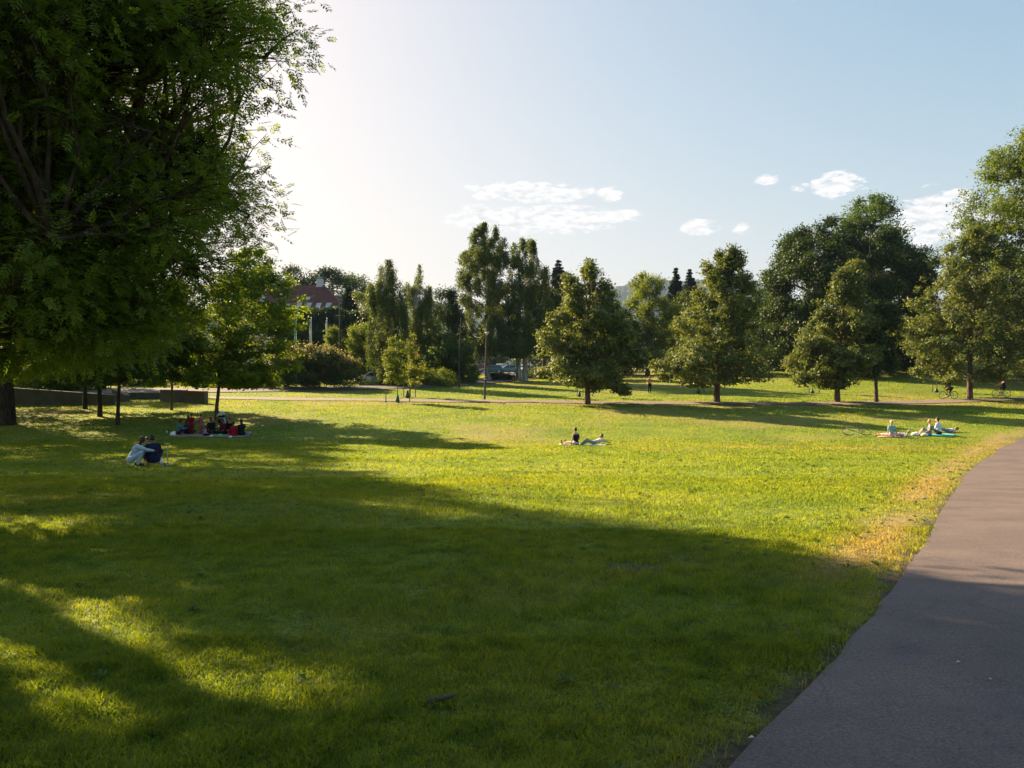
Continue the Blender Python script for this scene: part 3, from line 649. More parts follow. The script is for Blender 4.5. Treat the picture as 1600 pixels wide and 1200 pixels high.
# distant trees behind house
GH = 'round trees behind the red roofed house'
for px, top, hw, lb, lf in [(463, 420, 27, 'small round tree left of the roof chimney', 'chestnut'), (520, 423, 38, 'wide round tree behind the roof chimney', 'chestnut'), (556, 432, 34, 'dark tree against the weeping birch, above the roof end', 'dark'),
                        (400, 425, 40, 'tree partly hidden by maple leaves behind the house', 'birch')]:
    b = P(px, 200); tree('broadleaf_tree', lb, b, 200, [(top, px-hw*.4, px+hw*.4), (top+12, px-hw*.85, px+hw*.85), (top+35, px-hw, px+hw), (top+80, px-hw, px+hw), (555, px-hw*.8, px+hw*.8)], lf, .4, nb=50, ncl=10, nl=30, csz=1.4, lsz=.55, group=GH, twig=False)
b = P(598, 125); tree('broadleaf_tree', 'pale tree seen over the left shoulder of the weeping birch', b, 125, [(440, 575, 600), (455, 562, 615), (500, 560, 625), (590, 565, 625)], 'birch', .3, nb=45, ncl=10, nl=34, csz=.9, lsz=.34)
# small conical trees by the lamp
b = P(520, 100); tree('conical_tree', 'small light green conical tree left of the tall street lamp', b, 100, [(499, 519, 523), (515, 512, 529), (535, 507, 533), (560, 506, 534), (590, 510, 530)], 'light', .1, nb=40, ncl=8, nl=34, csz=.4, lsz=.2, bsz=.3)
b = P(561, 100); tree('conical_tree', 'taller light green conical tree right of the street lamp', b, 100, [(487, 560, 565), (510, 550, 575), (540, 541, 582), (570, 536, 586), (592, 540, 580)], 'light', .14, nb=60, ncl=9, nl=38, csz=.5, lsz=.22, bsz=.28)
# saplings
b = B_(621, 628); tree('sapling', 'young green maple sapling with watering bag in front of the path', b, b.y, [(516, 619, 625), (530, 612, 631), (550, 603, 636), (575, 600, 640), (597, 604, 636)], 'light', .05, nb=38, ncl=6, nl=18, csz=.3, lsz=.17, asp=.7, bsz=.25, cat='young tree')
b = B_(641, 621); tree('sapling', 'yellow tinged maple sapling just behind the green sapling', b, b.y, [(525, 639, 646), (545, 636, 654), (570, 632, 662), (590, 633, 664), (600, 637, 656)], 'yellow', .05, nb=30, ncl=5, nl=15, csz=.3, lsz=.17, asp=.7, bsz=.25, cat='young tree', extra=('orange', 12, .55, 8, 'orange_leaves'))
for px, py, lb in [(911, 619, 'thin young tree hidden behind the trunk of the broad linden'), (1091, 614, 'thin young tree left of the tall open linden trunk'), (1270, 614, 'thin young tree left of the pale conical linden trunk'), (1464, 612, 'thin young tree left of the spreading linden trunk')]:
    b = B_(px, py); tree('sapling', lb, b, b.y, [(540, px-3, px+3), (560, px-9, px+9), (580, px-10, px+10), (592, px-6, px+6)], 'light', .04, nb=16, ncl=4, nl=12, csz=.3, lsz=.16, asp=.6, cat='young tree')
# left maples
GL = 'young maples in the shade on the left'
b = B_(338, 656); tree('maple_tree', 'sunlit yellow green maple standing by the stroller', b, b.y,
     [(392, 375, 405), (420, 350, 432), (445, 330, 452), (480, 310, 470), (520, 290, 462), (545, 280, 475), (580, 285, 455), (603, 300, 420)], 'maple', .14, nb=120, ncl=12, nl=38, csz=.42, lsz=.17, asp=.75, flat=.5, group=GL, rb=.3)
b = B_(268, 641); tree('maple_tree', 'slender maple with thin trunk in sun left of the stroller maple', b, b.y,
     [(440, 255, 290), (480, 235, 315), (530, 225, 322), (570, 228, 318), (600, 240, 305)], 'maple', .1, nb=55, ncl=10, nl=34, csz=.45, lsz=.18, asp=.75, flat=.5, group=GL)
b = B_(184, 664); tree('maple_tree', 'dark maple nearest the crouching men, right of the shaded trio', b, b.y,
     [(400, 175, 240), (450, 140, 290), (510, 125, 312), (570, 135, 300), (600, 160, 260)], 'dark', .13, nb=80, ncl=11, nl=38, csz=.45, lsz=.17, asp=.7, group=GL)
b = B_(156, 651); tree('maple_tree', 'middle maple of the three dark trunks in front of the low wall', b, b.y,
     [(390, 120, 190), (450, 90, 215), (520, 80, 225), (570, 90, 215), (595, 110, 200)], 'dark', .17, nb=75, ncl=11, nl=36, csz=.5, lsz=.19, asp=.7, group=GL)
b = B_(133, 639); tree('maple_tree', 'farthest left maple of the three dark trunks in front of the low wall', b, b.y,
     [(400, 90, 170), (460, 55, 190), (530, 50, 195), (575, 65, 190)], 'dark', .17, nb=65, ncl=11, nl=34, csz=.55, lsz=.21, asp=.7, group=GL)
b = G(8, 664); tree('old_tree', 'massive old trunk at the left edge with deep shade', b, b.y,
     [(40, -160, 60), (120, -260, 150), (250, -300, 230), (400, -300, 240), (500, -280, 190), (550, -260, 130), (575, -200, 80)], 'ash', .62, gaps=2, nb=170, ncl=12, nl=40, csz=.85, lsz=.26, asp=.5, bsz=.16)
# the near ash whose boughs hang into the picture
b = P(-330, 14.6)
ash = tree('ash_tree', 'great ash reaching its leafy boughs in from the left', b, 14.6,
     [(-450, -420, -180), (-350, -680, 140), (-200, -860, 330), (-60, -960, 400), (10, -1000, 440), (60, -1020, 480), (125, -1040, 510), (185, -1040, 465), (225, -1040, 415), (262, -1030, 455), (305, -1000, 462), (345, -980, 460), (390, -950, 430), (430, -900, 390), (470, -850, 330), (510, -780, 250), (550, -650, 120)],
     'ash', .55, nb=500, ncl=22, nl=10, csz=.42, lsz=.092, asp=.36, sprig=.24, bsz=.085, elong=1.35, flat=.8, gaps=2, widen=1.0, xbias=1, rb=.35, fill=.15, dflat=.68, crownbase=ZP(400, 14.6), seed=11)
b = P(-105, 36.5); tree('maple_tree', 'dark tree crown at the far left edge between the great ash and old trunk', b, 36.5,
     [(0, -230, 10), (80, -310, 90), (220, -350, 140), (360, -350, 140), (470, -320, 110), (550, -230, 30)], 'ash', .4, nb=150, ncl=12, nl=44, csz=.7, lsz=.22, bsz=.15, elong=1.3, gaps=2)
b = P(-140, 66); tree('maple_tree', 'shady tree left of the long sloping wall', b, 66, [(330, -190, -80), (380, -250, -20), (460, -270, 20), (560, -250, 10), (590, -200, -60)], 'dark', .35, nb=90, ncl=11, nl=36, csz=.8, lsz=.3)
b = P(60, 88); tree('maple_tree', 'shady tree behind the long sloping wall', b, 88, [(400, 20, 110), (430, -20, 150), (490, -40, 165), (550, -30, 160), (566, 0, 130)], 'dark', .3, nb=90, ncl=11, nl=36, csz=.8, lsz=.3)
# shrubs and thicket on the left
def shrub(label, px, Yd, rows, leaf, nb=40, name='bush', extra=None, **k):
    b = P(px, Yd); return tree(name, label, b, Yd, rows, leaf, .06, nb=nb, cat='bush', trunk_top=.5, extra=extra, part='foliage', **k)
shrub('wide rounded bush with tan blossom heads beside the upper road', 485, 88, [(543, 465, 500), (549, 435, 525), (562, 412, 548), (580, 405, 562), (600, 403, 566)], 'lilac', nb=110, ncl=10, nl=34, csz=.5, lsz=.22, extra=('bloom', 900, .45, 14, 'blossom'), dflat=.5, bsz=.13, name='blossom_bush')
for i, (px, Yd, t, hw, lb) in enumerate([(60, 84, 572, 48, 'sunlit bush behind the low wall at far left'), (115, 86, 576, 40, 'sunlit bush behind the shaded maples'), (-10, 86, 565, 50, 'bush behind the massive old trunk'),
                                         (215, 95, 560, 45, 'bush behind the middle of the low walls'), (370, 92, 565, 42, 'dark bush left of the blossom bush'), (310, 96, 562, 40, 'dark bush behind the stroller maple')]):
    shrub(lb, px, Yd, [(t, px-hw*.4, px+hw*.4), (t+8, px-hw*.85, px+hw*.85), (t+22, px-hw, px+hw), (608, px-hw, px+hw)], 'light' if i < 3 else 'dark', nb=45, ncl=9, nl=30, csz=.6, lsz=.25)
shrub('low leafy bush at the foot of the thicket by the thin pole', 672, 93, [(578, 655, 690), (588, 645, 712), (602, 645, 715)], 'light', nb=35, ncl=8, nl=26, csz=.45, lsz=.2)
shrub('small light bush between the two poles', 730, 97, [(574, 722, 742), (585, 716, 750), (598, 716, 752)], 'light', nb=20, ncl=8, nl=26, csz=.4, lsz=.2)
shrub('clipped low hedge bush under the birches', 785, 106, [(584, 765, 800), (590, 764, 812), (595, 764, 812)], 'hedge', nb=26, ncl=9, nl=26, csz=.35, lsz=.2, dflat=.4)
shrub('rough bush at the corner where the road climbs', 838, 112, [(576, 835, 850), (583, 812, 862), (589, 805, 864)], 'lilac', nb=30, ncl=9, nl=26, csz=.4, lsz=.2)
shrub('leafy bush behind the spreading linden on the far right', 1560, 122, [(520, 1520, 1600), (540, 1490, 1650), (563, 1490, 1680)], 'chestnut', nb=60, ncl=10, nl=30, csz=.9, lsz=.36)
# far tree belt closing the horizon
rng = np.random.default_rng(5)
for i in range(34):
    px = -300+i*66+rng.uniform(-12, 12); Yd = 215+rng.uniform(0, 50); top = 505+rng.uniform(-14, 16)-(25 if px > 1500 else 0); hw = 46
    b = P(px, Yd); bot = 600-(b.z-CZ)*F/Yd-4
    tree('broadleaf_tree', 'distant dark tree of the belt closing the park behind everything', b, Yd, [(top, px-hw*.4, px+hw*.4), (top+12, px-hw*.8, px+hw*.8), (top+35, px-hw, px+hw), (bot, px-hw*.9, px+hw*.9)], 'dark' if i % 2 else 'chestnut', .3, nb=34, ncl=8, nl=24, csz=1.6, lsz=.75, twig=False, group='far belt of trees', limbs=False)
# ---------------------------------------------------------------- people
rng = np.random.default_rng(99)
def capsule(p0, p1, r0, r1, k=10):
    p0 = np.array(p0, float); p1 = np.array(p1, float); d = p1-p0; L_ = np.linalg.norm(d)
    d = d/L_ if L_ > 1e-6 else np.array([0, 0, 1.])
    ref = np.array([1., 0, 0]) if abs(d[0]) < .8 else np.array([0, 1., 0]); u = np.cross(d, ref); u /= np.linalg.norm(u); v = np.cross(d, u)
    rings = [(p0-d*r0*math.cos(a), r0*math.sin(a)) for a in (.02, .55, 1.05, 1.57)]+[(p1+d*r1*math.sin(a), r1*math.cos(a)) for a in (0, .5, 1.0, 1.55)]
    t = np.arange(k)*2*np.pi/k
    V = np.concatenate([c+r*(np.cos(t)[:, None]*u+np.sin(t)[:, None]*v) for c, r in rings])
    Fq = [[i*k+j, i*k+(j+1) % k, (i+1)*k+(j+1) % k, (i+1)*k+j] for i in range(len(rings)-1) for j in range(k)]
    return V, Fq, [list(range(k))[::-1], [(len(rings)-1)*k+j for j in range(k)]]
def ellip(c, r, rot=None):
    V, Fq, cp = capsule((0, 0, -.001), (0, 0, .001), 1, 1, 12); V = V*np.array(r)
    if rot is not None: V = V@rot.T
    return V+np.array(c), Fq, cp
def blob(name, parts, m, parent, vox=.012, sm=3):
    me = bpy.data.meshes.new(name); V = []; Fq = []; o = 0
    for v, f, cp in parts:
        V += v.tolist(); Fq += [[a+o for a in q] for q in f+cp]; o += len(v)
    me.from_pydata(V, [], Fq); me.update()
    bm = bmesh.new(); bm.from_mesh(me); bmesh.ops.recalc_face_normals(bm, faces=bm.faces); bm.to_mesh(me); bm.free()
    ob = link(name, me, m, parent)
    md = ob.modifiers.new('remesh', 'REMESH'); md.mode = 'VOXEL'; md.voxel_size = vox; md.use_smooth_shade = True
    s = ob.modifiers.new('smooth', 'SMOOTH'); s.iterations = sm; s.factor = .5
    return ob
def ik(a, b, l1, l2, bend):
    a = np.array(a, float); b = np.array(b, float); d = b-a; L_ = np.linalg.norm(d); mx = (l1+l2)*.995
    if L_ > mx: b = a+d/L_*mx; d = b-a; L_ = mx
    n = d/L_; x = (L_*L_+l1*l1-l2*l2)/(2*L_); h = math.sqrt(max(l1*l1-x*x, 0)); bd = np.array(bend, float); bd -= n*bd.dot(n); bd /= np.linalg.norm(bd)+1e-9
    return a+n*x+bd*h, b
def nrm(v): v = np.array(v, float); return v/np.linalg.norm(v)
POSE = {
 'stand': dict(pel=(0, 0, .94), tor=(0, .02, 1), hands=((-.27, .06, .78), (.27, .06, .78)), eb=(0, -1, 0), feet=((-.1, 0, .08), (.1, .03, .08)), kb=(0, 1, 0)),
 'walk': dict(pel=(0, 0, .9), tor=(0, .1, 1), hands=((-.26, .3, .85), (.25, -.15, .8)), eb=(0, -1, 0), feet=((-.08, -.3, .12), (.1, .32, .08)), kb=(0, 1, 0)),
 'cross': dict(pel=(0, 0, .13), tor=(0, .14, 1), hands=((-.16, .34, .22), (.16, .34, .24)), eb=(0, -1, -.2), feet=((.14, .34, .07), (-.14, .40, .07)), kb=((-1, .5, .25), (1, .5, .25)), fd=((1, .2, 0), (-1, .2, 0))),
 'out': dict(pel=(0, 0, .13), tor=(0, -.16, 1), hands=((-.30, -.22, .04), (.30, -.22, .04)), eb=(0, -1, 0), feet=((-.1, .84, .08), (.12, .86, .08)), kb=(0, 0, 1), fd=(0, .35, 1)),
 'knees': dict(pel=(0, 0, .13), tor=(0, .1, 1), hands=((-.15, .5, .42), (.15, .5, .42)), eb=(0, -.3, -1), feet=((-.12, .55, .07), (.12, .62, .07)), kb=(0, 0, 1)),
 'squat': dict(pel=(0, -.12, .24), tor=(0, .42, 1), hands=((-.12, .52, .5), (.14, .5, .46)), eb=(0, -.2, -1), feet=((-.16, .06, .08), (.16, .10, .08)), kb=((-.5, 1, .7), (.5, 1, .7))),
 'lie': dict(pel=(0, 0, .12), tor=(0, -1, .03), hands=((-.28, .0, .05), (.28, .0, .05)), eb=(0, 0, -1), feet=((-.1, .8, .07), (.12, .78, .07)), kb=(0, 0, 1), fd=(0, .3, 1), up=(0, 0, 1), hd=(0, -1, .25)),
 'lieknee': dict(pel=(0, 0, .12), tor=(0, -1, .10), hands=((-.16, -.9, .22), (.16, -.9, .2)), eb=(0, -.2, .6), feet=((-.1, .42, .07), (.12, .38, .07)), kb=(0, 0, 1), up=(0, 0, 1), hd=(0, -1, .6)),
 'cycle': dict(pel=(0, -.22, .98), tor=(0, .62, .8), hands=((-.25, .53, 1.04), (.25, .53, 1.04)), eb=(0, -.2, -1), feet=((-.12, .10, .18), (.12, -.05, .42)), kb=(0, 1, .3)),
}
def clothmat(name, col, v=.1): return mat('cloth_'+name, col, .85, vary=v, scale=9, spec=.15)
def skinmat(t): return mat('skin_'+t, {'fair': (.52, .30, .20), 'tan': (.38, .20, .125), 'brown': (.14, .07, .04), 'dark': (.035, .018, .012)}[t], .55, vary=.06, scale=8)
def hairmat(t): return mat('hair_'+t, {'black': (.012, .009, .008), 'brown': (.05, .028, .015), 'blond': (.42, .30, .15), 'grey': (.45, .42, .38), 'red': (.12, .04, .015)}[t], .6, vary=.25, scale=30)
def person(loc, rz, label, pose, skin='fair', top=None, bottom=None, hair=('brown', 'short'), shoes=None, s=1., sleeve=.5, leg=1., tank=False, dress=False, group=None, mod=None, topname='shirt', botname='trousers', cap=None, sink=0, bottomless=False):
    P_ = dict(POSE[pose]); P_.update(mod or {})
    e = empty('person', Vector(loc)-Vector((0, 0, sink)), rz, label, 'person', group)
    pel = np.array(P_['pel'], float); tor = nrm(P_['tor']); up = np.array(P_.get('up', (0, 1, 0)), float)
    if pose in ('lie', 'lieknee'): fwd = nrm(np.array([0, 0, 1.])-tor*tor[2])
    else: fwd = nrm(np.array([0, 1., 0])-tor*tor[1])
    rt = np.cross(fwd, tor); rt = rt if rt[0] > 0 else -rt
    chest = pel+tor*.36+fwd*-.01; nb_ = pel+tor*.52; hd = nrm(P_.get('hd', tor+np.array([0, .25, .7]))); hc = nb_+hd*.205+fwd*.02
    hf = nrm(fwd-hd*fwd.dot(hd)) if 'face' not in P_ else nrm(P_['face'])
    sh = [nb_-rt*.18-tor*.055, nb_+rt*.18-tor*.055]; hp = [pel-rt*.09, pel+rt*.09]
    body = []; A = []
    rot = np.stack([nrm(np.cross(hf, hd)), hf, hd], 1)
    eh = lambda c, r: ellip(hc+rot@np.array(c), r, rot)
    body += [eh((0, 0, .01), (.074, .092, .108)), eh((0, .03, -.055), (.052, .062, .058)), eh((0, .094, -.018), (.012, .02, .024)), eh((-.077, 0, -.01), (.012, .022, .032)), eh((.077, 0, -.01), (.012, .022, .032))]
    body += [eh((0, .088, -.058), (.024, .01, .007)), eh((-.03, .083, .022), (.022, .014, .007)), eh((.03, .083, .022), (.022, .014, .007))]
    body += [capsule(nb_-tor*.05, hc-hd*.07, .06, .052)]
    torso = [capsule(pel-rt*.06, pel+rt*.06, .115, .115), capsule(pel, pel+tor*.2, .12, .115), capsule(pel+tor*.22-rt*.04, pel+tor*.22+rt*.04, .11, .11), capsule(chest-rt*.08, chest+rt*.08, .115, .115), capsule(sh[0]+rt*.03, sh[1]-rt*.03, .07, .07)]
    body += torso; shirt = [(v, f, c) for v, f, c in torso]
    T_ = [capsule(pel-rt*.06, pel+rt*.06, .128, .128), capsule(pel, pel+tor*.2, .132, .128), capsule(pel+tor*.22-rt*.045, pel+tor*.22+rt*.045, .122, .122), capsule(chest-rt*.085, chest+rt*.085, .127, .127)]
    if not tank: T_.append(capsule(sh[0]+rt*.02, sh[1]-rt*.02, .083, .083))
    else: T_ += [capsule(chest-rt*.07, nb_-rt*.075-tor*.01, .07, .045), capsule(chest+rt*.07, nb_+rt*.075-tor*.01, .07, .045)]
    Bt = [capsule(pel-rt*.065, pel+rt*.065, .137, .137)]; SH = []
    for i in (0, 1):
        sg = -1 if i == 0 else 1; eb = np.array(P_['eb'], float); eb = eb if eb.ndim == 1 else eb[i]; eb = eb+rt*sg*.35
        el_, wr = ik(sh[i], P_['hands'][i], .29, .26, eb); fa = nrm(wr-el_)
        body += [capsule(sh[i], el_, .052, .041), capsule(el_, wr, .040, .027)]
        # hand: palm, four bent fingers and a thumb
        side = nrm(np.cross(fa, np.array([0, 0, 1.]) if abs(fa[2]) < .9 else np.array([0, 1., 0]))); dn = np.cross(side, fa)
        body.append(capsule(wr+fa*.02-side*.016, wr+fa*.07-side*.018, .021, .02)); body.append(capsule(wr+fa*.02+side*.016, wr+fa*.07+side*.018, .021, .02))
        for q, (off, ln) in enumerate(((-.031, .062), (-.011, .074), (.011, .069), (.030, .054))):
            a0 = wr+fa*.082+side*off; a1 = a0+nrm(fa+dn*.25)*ln*.55; a2 = a1+nrm(fa+dn*1.1)*ln*.45
            body += [capsule(a0, a1, .0105, .0095, 6), capsule(a1, a2, .0095, .008, 6)]
        body += [capsule(wr+fa*.03-side*.03*sg, wr+fa*.065-side*.058*sg+dn*.012, .012, .010, 6), capsule(wr+fa*.065-side*.058*sg+dn*.012, wr+fa*.095-side*.056*sg+dn*.024, .010, .0085, 6)]
        if sleeve > 0:
            T_.append(capsule(sh[i], sh[i]+(el_-sh[i])*min(1, sleeve*2)*.95, .07, .058))
            if sleeve > .5: T_.append(capsule(el_, el_+(wr-el_)*(sleeve-.5)*2*.9, .055, .042))
        kb = np.array(P_['kb'], float); kb = kb if kb.ndim == 1 else kb[i]
        kn, an = ik(hp[i], P_['feet'][i], .44, .42, kb); fd = np.array(P_.get('fd', (0, 1, -.22)), float); fd = nrm(fd if fd.ndim == 1 else fd[i])
        body += [capsule(hp[i], kn, .086, .055), capsule(kn, an, .054, .036), capsule(kn+(an-kn)*.25-fd*.012, kn+(an-kn)*.45-fd*.012, .05, .045), capsule(an-fd*.04, an+fd*.15, .037, .028)]
        Bt.append(capsule(hp[i], hp[i]+(kn-hp[i])*min(1, leg*2), .102, .073))
        if leg > .5: Bt.append(capsule(kn, kn+(an-kn)*(leg-.5)*2*.93, .071, .056))
        if shoes: SH.append([capsule(an-fd*.055-nrm(an-kn)*-.01, an+fd*.165, .046, .037)])
        if dress: Bt.append(capsule(pel, hp[i]*.35+kn*.65, .15, .13))
    S_ = lambda L_: [(v*s, f, c) for v, f, c in L_]
    blob('body', S_(body), skinmat(skin), e, .0105*max(s, .8), 2)
    for sg in (-1, 1):
        ob = blob('eye', S_([eh((sg*.03, .084, .008), (.010, .008, .006))]), mat('eye_dark', (.02, .015, .012), .3), e, .003, 0)
    blob('mouth', S_([eh((0, .092, -.060), (.02, .008, .004))]), mat('lips', (.25, .08, .06), .5), e, .003, 0)
    if top: blob(topname, S_(T_+(Bt if dress else [])), top, e, .013)
    if bottom and not dress: blob(botname, S_(Bt), bottom, e, .013)
    if hair:
        hp_ = [eh((0, -.018, .035), (.086, .095, .102)), eh((0, -.05, -.02), (.078, .07, .08))]
        if hair[1] == 'long': hp_ += [capsule(hc-hf*.07-hd*.02, hc-hf*.085-hd*.22, .075, .05)]
        if hair[1] == 'bun': hp_ += [eh((0, -.09, .075), (.045, .045, .045))]
        blob('hair', S_(hp_), hairmat(hair[0]), e, .011)
    for k in SH: blob('shoe', S_(k), shoes, e, .011)
    if cap: blob('cap', S_([eh((0, -.005, .055), (.085, .1, .075)), eh((0, .12, .04), (.06, .06, .012))]), cap, e, .011)
    return e
def GP(px, py, dy=0): p = G(px, py); p.y += dy; p.z = float(H(p.x, p.y)); return p
def cloth(name, label, cat, loc, w, d, m, rz=0, thick=.012, amp=.02, group=None, lift=.012):
    """a blanket lying on the grass, its edge ruffled"""
    nx_, ny_ = 22, 16; u = np.linspace(-.5, .5, nx_); v = np.linspace(-.5, .5, ny_); U, V_ = np.meshgrid(u, v)
    sd_ = abs(hash(label)) % 97 if False else len(label)
    x = U*w*(1+.05*np.sin(V_*9+sd_)); y = V_*d*(1+.06*np.sin(U*11+sd_)); c_, s__ = math.cos(rz), math.sin(rz)
    wx = loc.x+x*c_-y*s__; wy = loc.y+x*s__+y*c_
    z = H(wx, wy)-loc.z+lift+amp*fbm(U*9+sd_, V_*8, 5)*1.6+.012
    top_ = np.stack([wx-loc.x, wy-loc.y, z], -1).reshape(-1, 3); bot = top_.copy(); bot[:, 2] -= thick
    i = np.arange(nx_*ny_).reshape(ny_, nx_); q = np.stack([i[:-1, :-1], i[:-1, 1:], i[1:, 1:], i[1:, :-1]], -1).reshape(-1, 4); n = nx_*ny_
    rim = np.concatenate([i[0], i[1:, -1], i[-1, :-1][::-1], i[1:-1, 0][::-1]]); r2 = np.roll(rim, -1)
    Fq = np.concatenate([q, q[:, ::-1]+n, np.stack([rim, rim+n, r2+n, r2], 1)])
    o = link(name, npmesh(name, np.concatenate([top_, bot]), Fq, 4, True), m); o.location = loc
    return tag(o, label, cat, group)
def checkmat(name, a, b, sc=6):
    m, nt, out = newmat(name); tc = N(nt, 'ShaderNodeTexCoord'); ch = N(nt, 'ShaderNodeTexVoronoi'); ch.inputs['Scale'].default_value = sc
    L(nt, tc.outputs['Object'], ch.inputs['Vector']); r = ramp(nt, ch.outputs['Distance'], [(.0, b), (.30, b), (.36, a), (1, a)])
    bs = N(nt, 'ShaderNodeBsdfPrincipled'); bs.inputs['Roughness'].default_value = .85; L(nt, r.outputs[0], bs.inputs['Base Color']); L(nt, bs.outputs[0], out.inputs[0]); return m
def lump(name, label, cat, loc, parts, m, group=None, vox=.02, rz=0):
    ob = blob(name, parts, m, None, vox, 4); ob.location = loc; ob.rotation_euler.z = rz; return tag(ob, label, cat, group)
white = clothmat('white', (.75, .74, .74)); black = clothmat('black', (.012, .012, .014)); navy = clothmat('navy', (.014, .018, .05))
# two men crouching on the left, a third behind them
b = GP(211, 729); person(b, R(-72), 'bald man in a pale blue robe crouching on the shaded lawn', 'squat', 'dark', clothmat('pale_blue', (.36, .46, .58)), clothmat('pale_blue', (.36, .46, .58)), None, mat('shoe_black', (.015, .014, .013), .4), s=1.1, sleeve=.95, topname='robe', botname='robe_skirt', mod=dict(hands=((-.12, .58, .42), (.1, .62, .5)), tor=(0, .5, 1)))
b = GP(240, 728); person(b, R(28), 'man in a navy shirt crouching with his back turned beside the robed man', 'squat', 'brown', navy, navy, ('black', 'short'), mat('shoe_grey', (.2, .2, .22), .5), s=1.08, sleeve=.95, botname='shorts', mod=dict(tor=(-.05, .3, 1), hands=((-.42, .48, .5), (.2, .35, .35))), leg=.5)
b = GP(236, 723); person(b, R(150), 'person mostly hidden behind the man in navy, facing him', 'squat', 'tan', black, black, ('brown', 'short'), None, s=.97, sleeve=.8)
b = GP(250, 726); lump('plastic_bag', 'small white bag on the grass at the navy shirted man', 'bag', b, [ellip((0, 0, .1), (.13, .1, .11)), ellip((.05, 0, .19), (.06, .05, .06))], white)
def scooter(loc, rz):
    e = empty('kick_scooter', loc, rz, 'small kick scooter with black grips standing beside the crouching men', 'scooter')
    al = mat('aluminium', (.62, .62, .62), .35, .7); bl = mat('rubber_black', (.02, .02, .02), .6)
    t = Tubes(); t.add([(0, .12, .10), (0, .02, .80)], [.02, .017], 10); link('stem', t.mesh('stem'), al, e)
    t = Tubes(); t.add([(-.19, .02, .80), (.19, .02, .80)], .012, 8); hb = link('handlebar', t.mesh('handlebar'), al, e)
    for sg in (-1, 1): t = Tubes(); t.add([(sg*.10, .02, .80), (sg*.20, .02, .80)], .021, 8); link('grip', t.mesh('grip'), bl, hb)
    blob('deck', [capsule((-.035, .1, .075), (-.035, -.42, .06), .022, .022), capsule((.035, .1, .075), (.035, -.42, .06), .022, .022), capsule((-.12, -.3, .06), (.12, -.3, .06), .02, .02)], mat('deck_blue', (.10, .25, .42), .5), e, .008)
    for y in (.15, -.44):
        t = Tubes(); t.add([(-.014, y, .06), (-.012, y, .06), (.012, y, .06), (.014, y, .06)], [.02, .06, .06, .02], 20); link('wheel', t.mesh('wheel'), bl, e)
scooter(GP(261, 728), R(15))
# picnic group
cloth('picnic_blanket', 'long pale pink picnic blanket under the family group', 'blanket', GP(328, 681), 4.6, 1.5, clothmat('palepink', (.30, .23, .25), .4))
GPn = 'family sitting together on the picnic blanket'
b = GP(279, 680); person(b, R(-70), 'person in a teal top with dark hair at the left end of the picnic', 'knees', 'brown', clothmat('teal', (.06, .17, .20)), clothmat('plum', (.03, .008, .03)), ('black', 'short'), None, sleeve=.9, group=GPn)
b = GP(291, 678); person(b, R(-40), 'person in dark navy top seated between the teal top and red dress', 'cross', 'brown', clothmat('slate', (.03, .04, .06)), black, ('black', 'short'), None, sleeve=.9, group=GPn)
b = GP(296, 675); person(b, R(170), 'person with black hair half hidden behind the child in red', 'cross', 'brown', black, black, ('black', 'long'), None, sleeve=.8, group=GPn, s=1.05)
red = clothmat('red', (.15, .008, .014)); 
b = GP(299, 680); person(b, R(10), 'child standing in a dark red dress with back turned', 'stand', 'brown', red, red, ('black', 'short'), None, s=.72, sleeve=.45, dress=True, group=GPn, topname='dress')
pk_ = checkmat('pink_pattern', (.26, .04, .08), (.45, .25, .27), 22)
b = GP(314, 679); person(b, R(60), 'child standing in a pink patterned dress facing the child in red', 'stand', 'brown', pk_, pk_, ('black', 'short'), None, s=.69, sleeve=.4, dress=True, group=GPn, topname='dress', mod=dict(hands=((-.2, .35, 1.0), (.2, .3, 1.0))))
b = GP(319.5, 682); person(b, R(-60), 'small child in a lilac top sitting at the front of the picnic', 'cross', 'brown', clothmat('lilac', (.33, .2, .36)), black, ('black', 'short'), None, s=.68, sleeve=.9, group=GPn)
b = GP(331, 679); person(b, R(175), 'adult in a black top sitting upright left of the stroller', 'cross', 'brown', black, clothmat('plum', (.03, .008, .03)), ('black', 'short'), None, sleeve=.9, group=GPn, s=1.08)
b = GP(350, 679); person(b, R(150), 'adult in dark red and black sitting in front of the stroller', 'cross', 'brown', clothmat('darkred', (.10, .01, .015)), black, ('black', 'short'), None, sleeve=.6, group=GPn)
b = GP(345, 678); person(b, R(-120), 'small child with bare shoulders leaning on the adult by the stroller', 'cross', 'brown', red, black, ('black', 'short'), None, sleeve=0, tank=True, group=GPn, s=.66)
b = GP(360, 678); person(b, R(160), 'person with pale face looking over the red shirted one', 'cross', 'tan', black, black, ('black', 'short'), None, sleeve=.9, group=GPn)
b = GP(364.5, 682); person(b, R(12), 'person in a bright red shirt sitting with back turned', 'cross', 'brown', clothmat('brightred', (.24, .008, .014)), clothmat('brightred', (.24, .008, .014)), ('black', 'short'), None, sleeve=.95, group=GPn, s=.92)
b = GP(378, 681); person(b, R(45), 'person all in black at the right end of the picnic', 'knees', 'brown', black, black, ('black', 'long'), None, sleeve=.95, group=GPn, s=1.02)
def bagpts(a=.14, h=.12): return [ellip((0, 0, h*.8), (a, a*.8, h)), ellip((a*.4, .02, h*1.5), (a*.4, a*.4, h*.5)), ellip((-a*.6, -.03, h*.6), (a*.5, a*.5, h*.6))]
lump('plastic_bag', 'white plastic bag at the left end of the picnic blanket', 'bag', GP(270.5, 681), bagpts(.17, .14), white)
lump('plastic_bag', 'pale green bag lying on the picnic blanket', 'bag', GP(343, 682), bagpts(.2, .08), clothmat('green', (.12, .42, .16), .5))
lump('plastic_bag', 'crumpled white wrapper at the front edge of the picnic blanket', 'bag', GP(360, 684), bagpts(.11, .06), white)
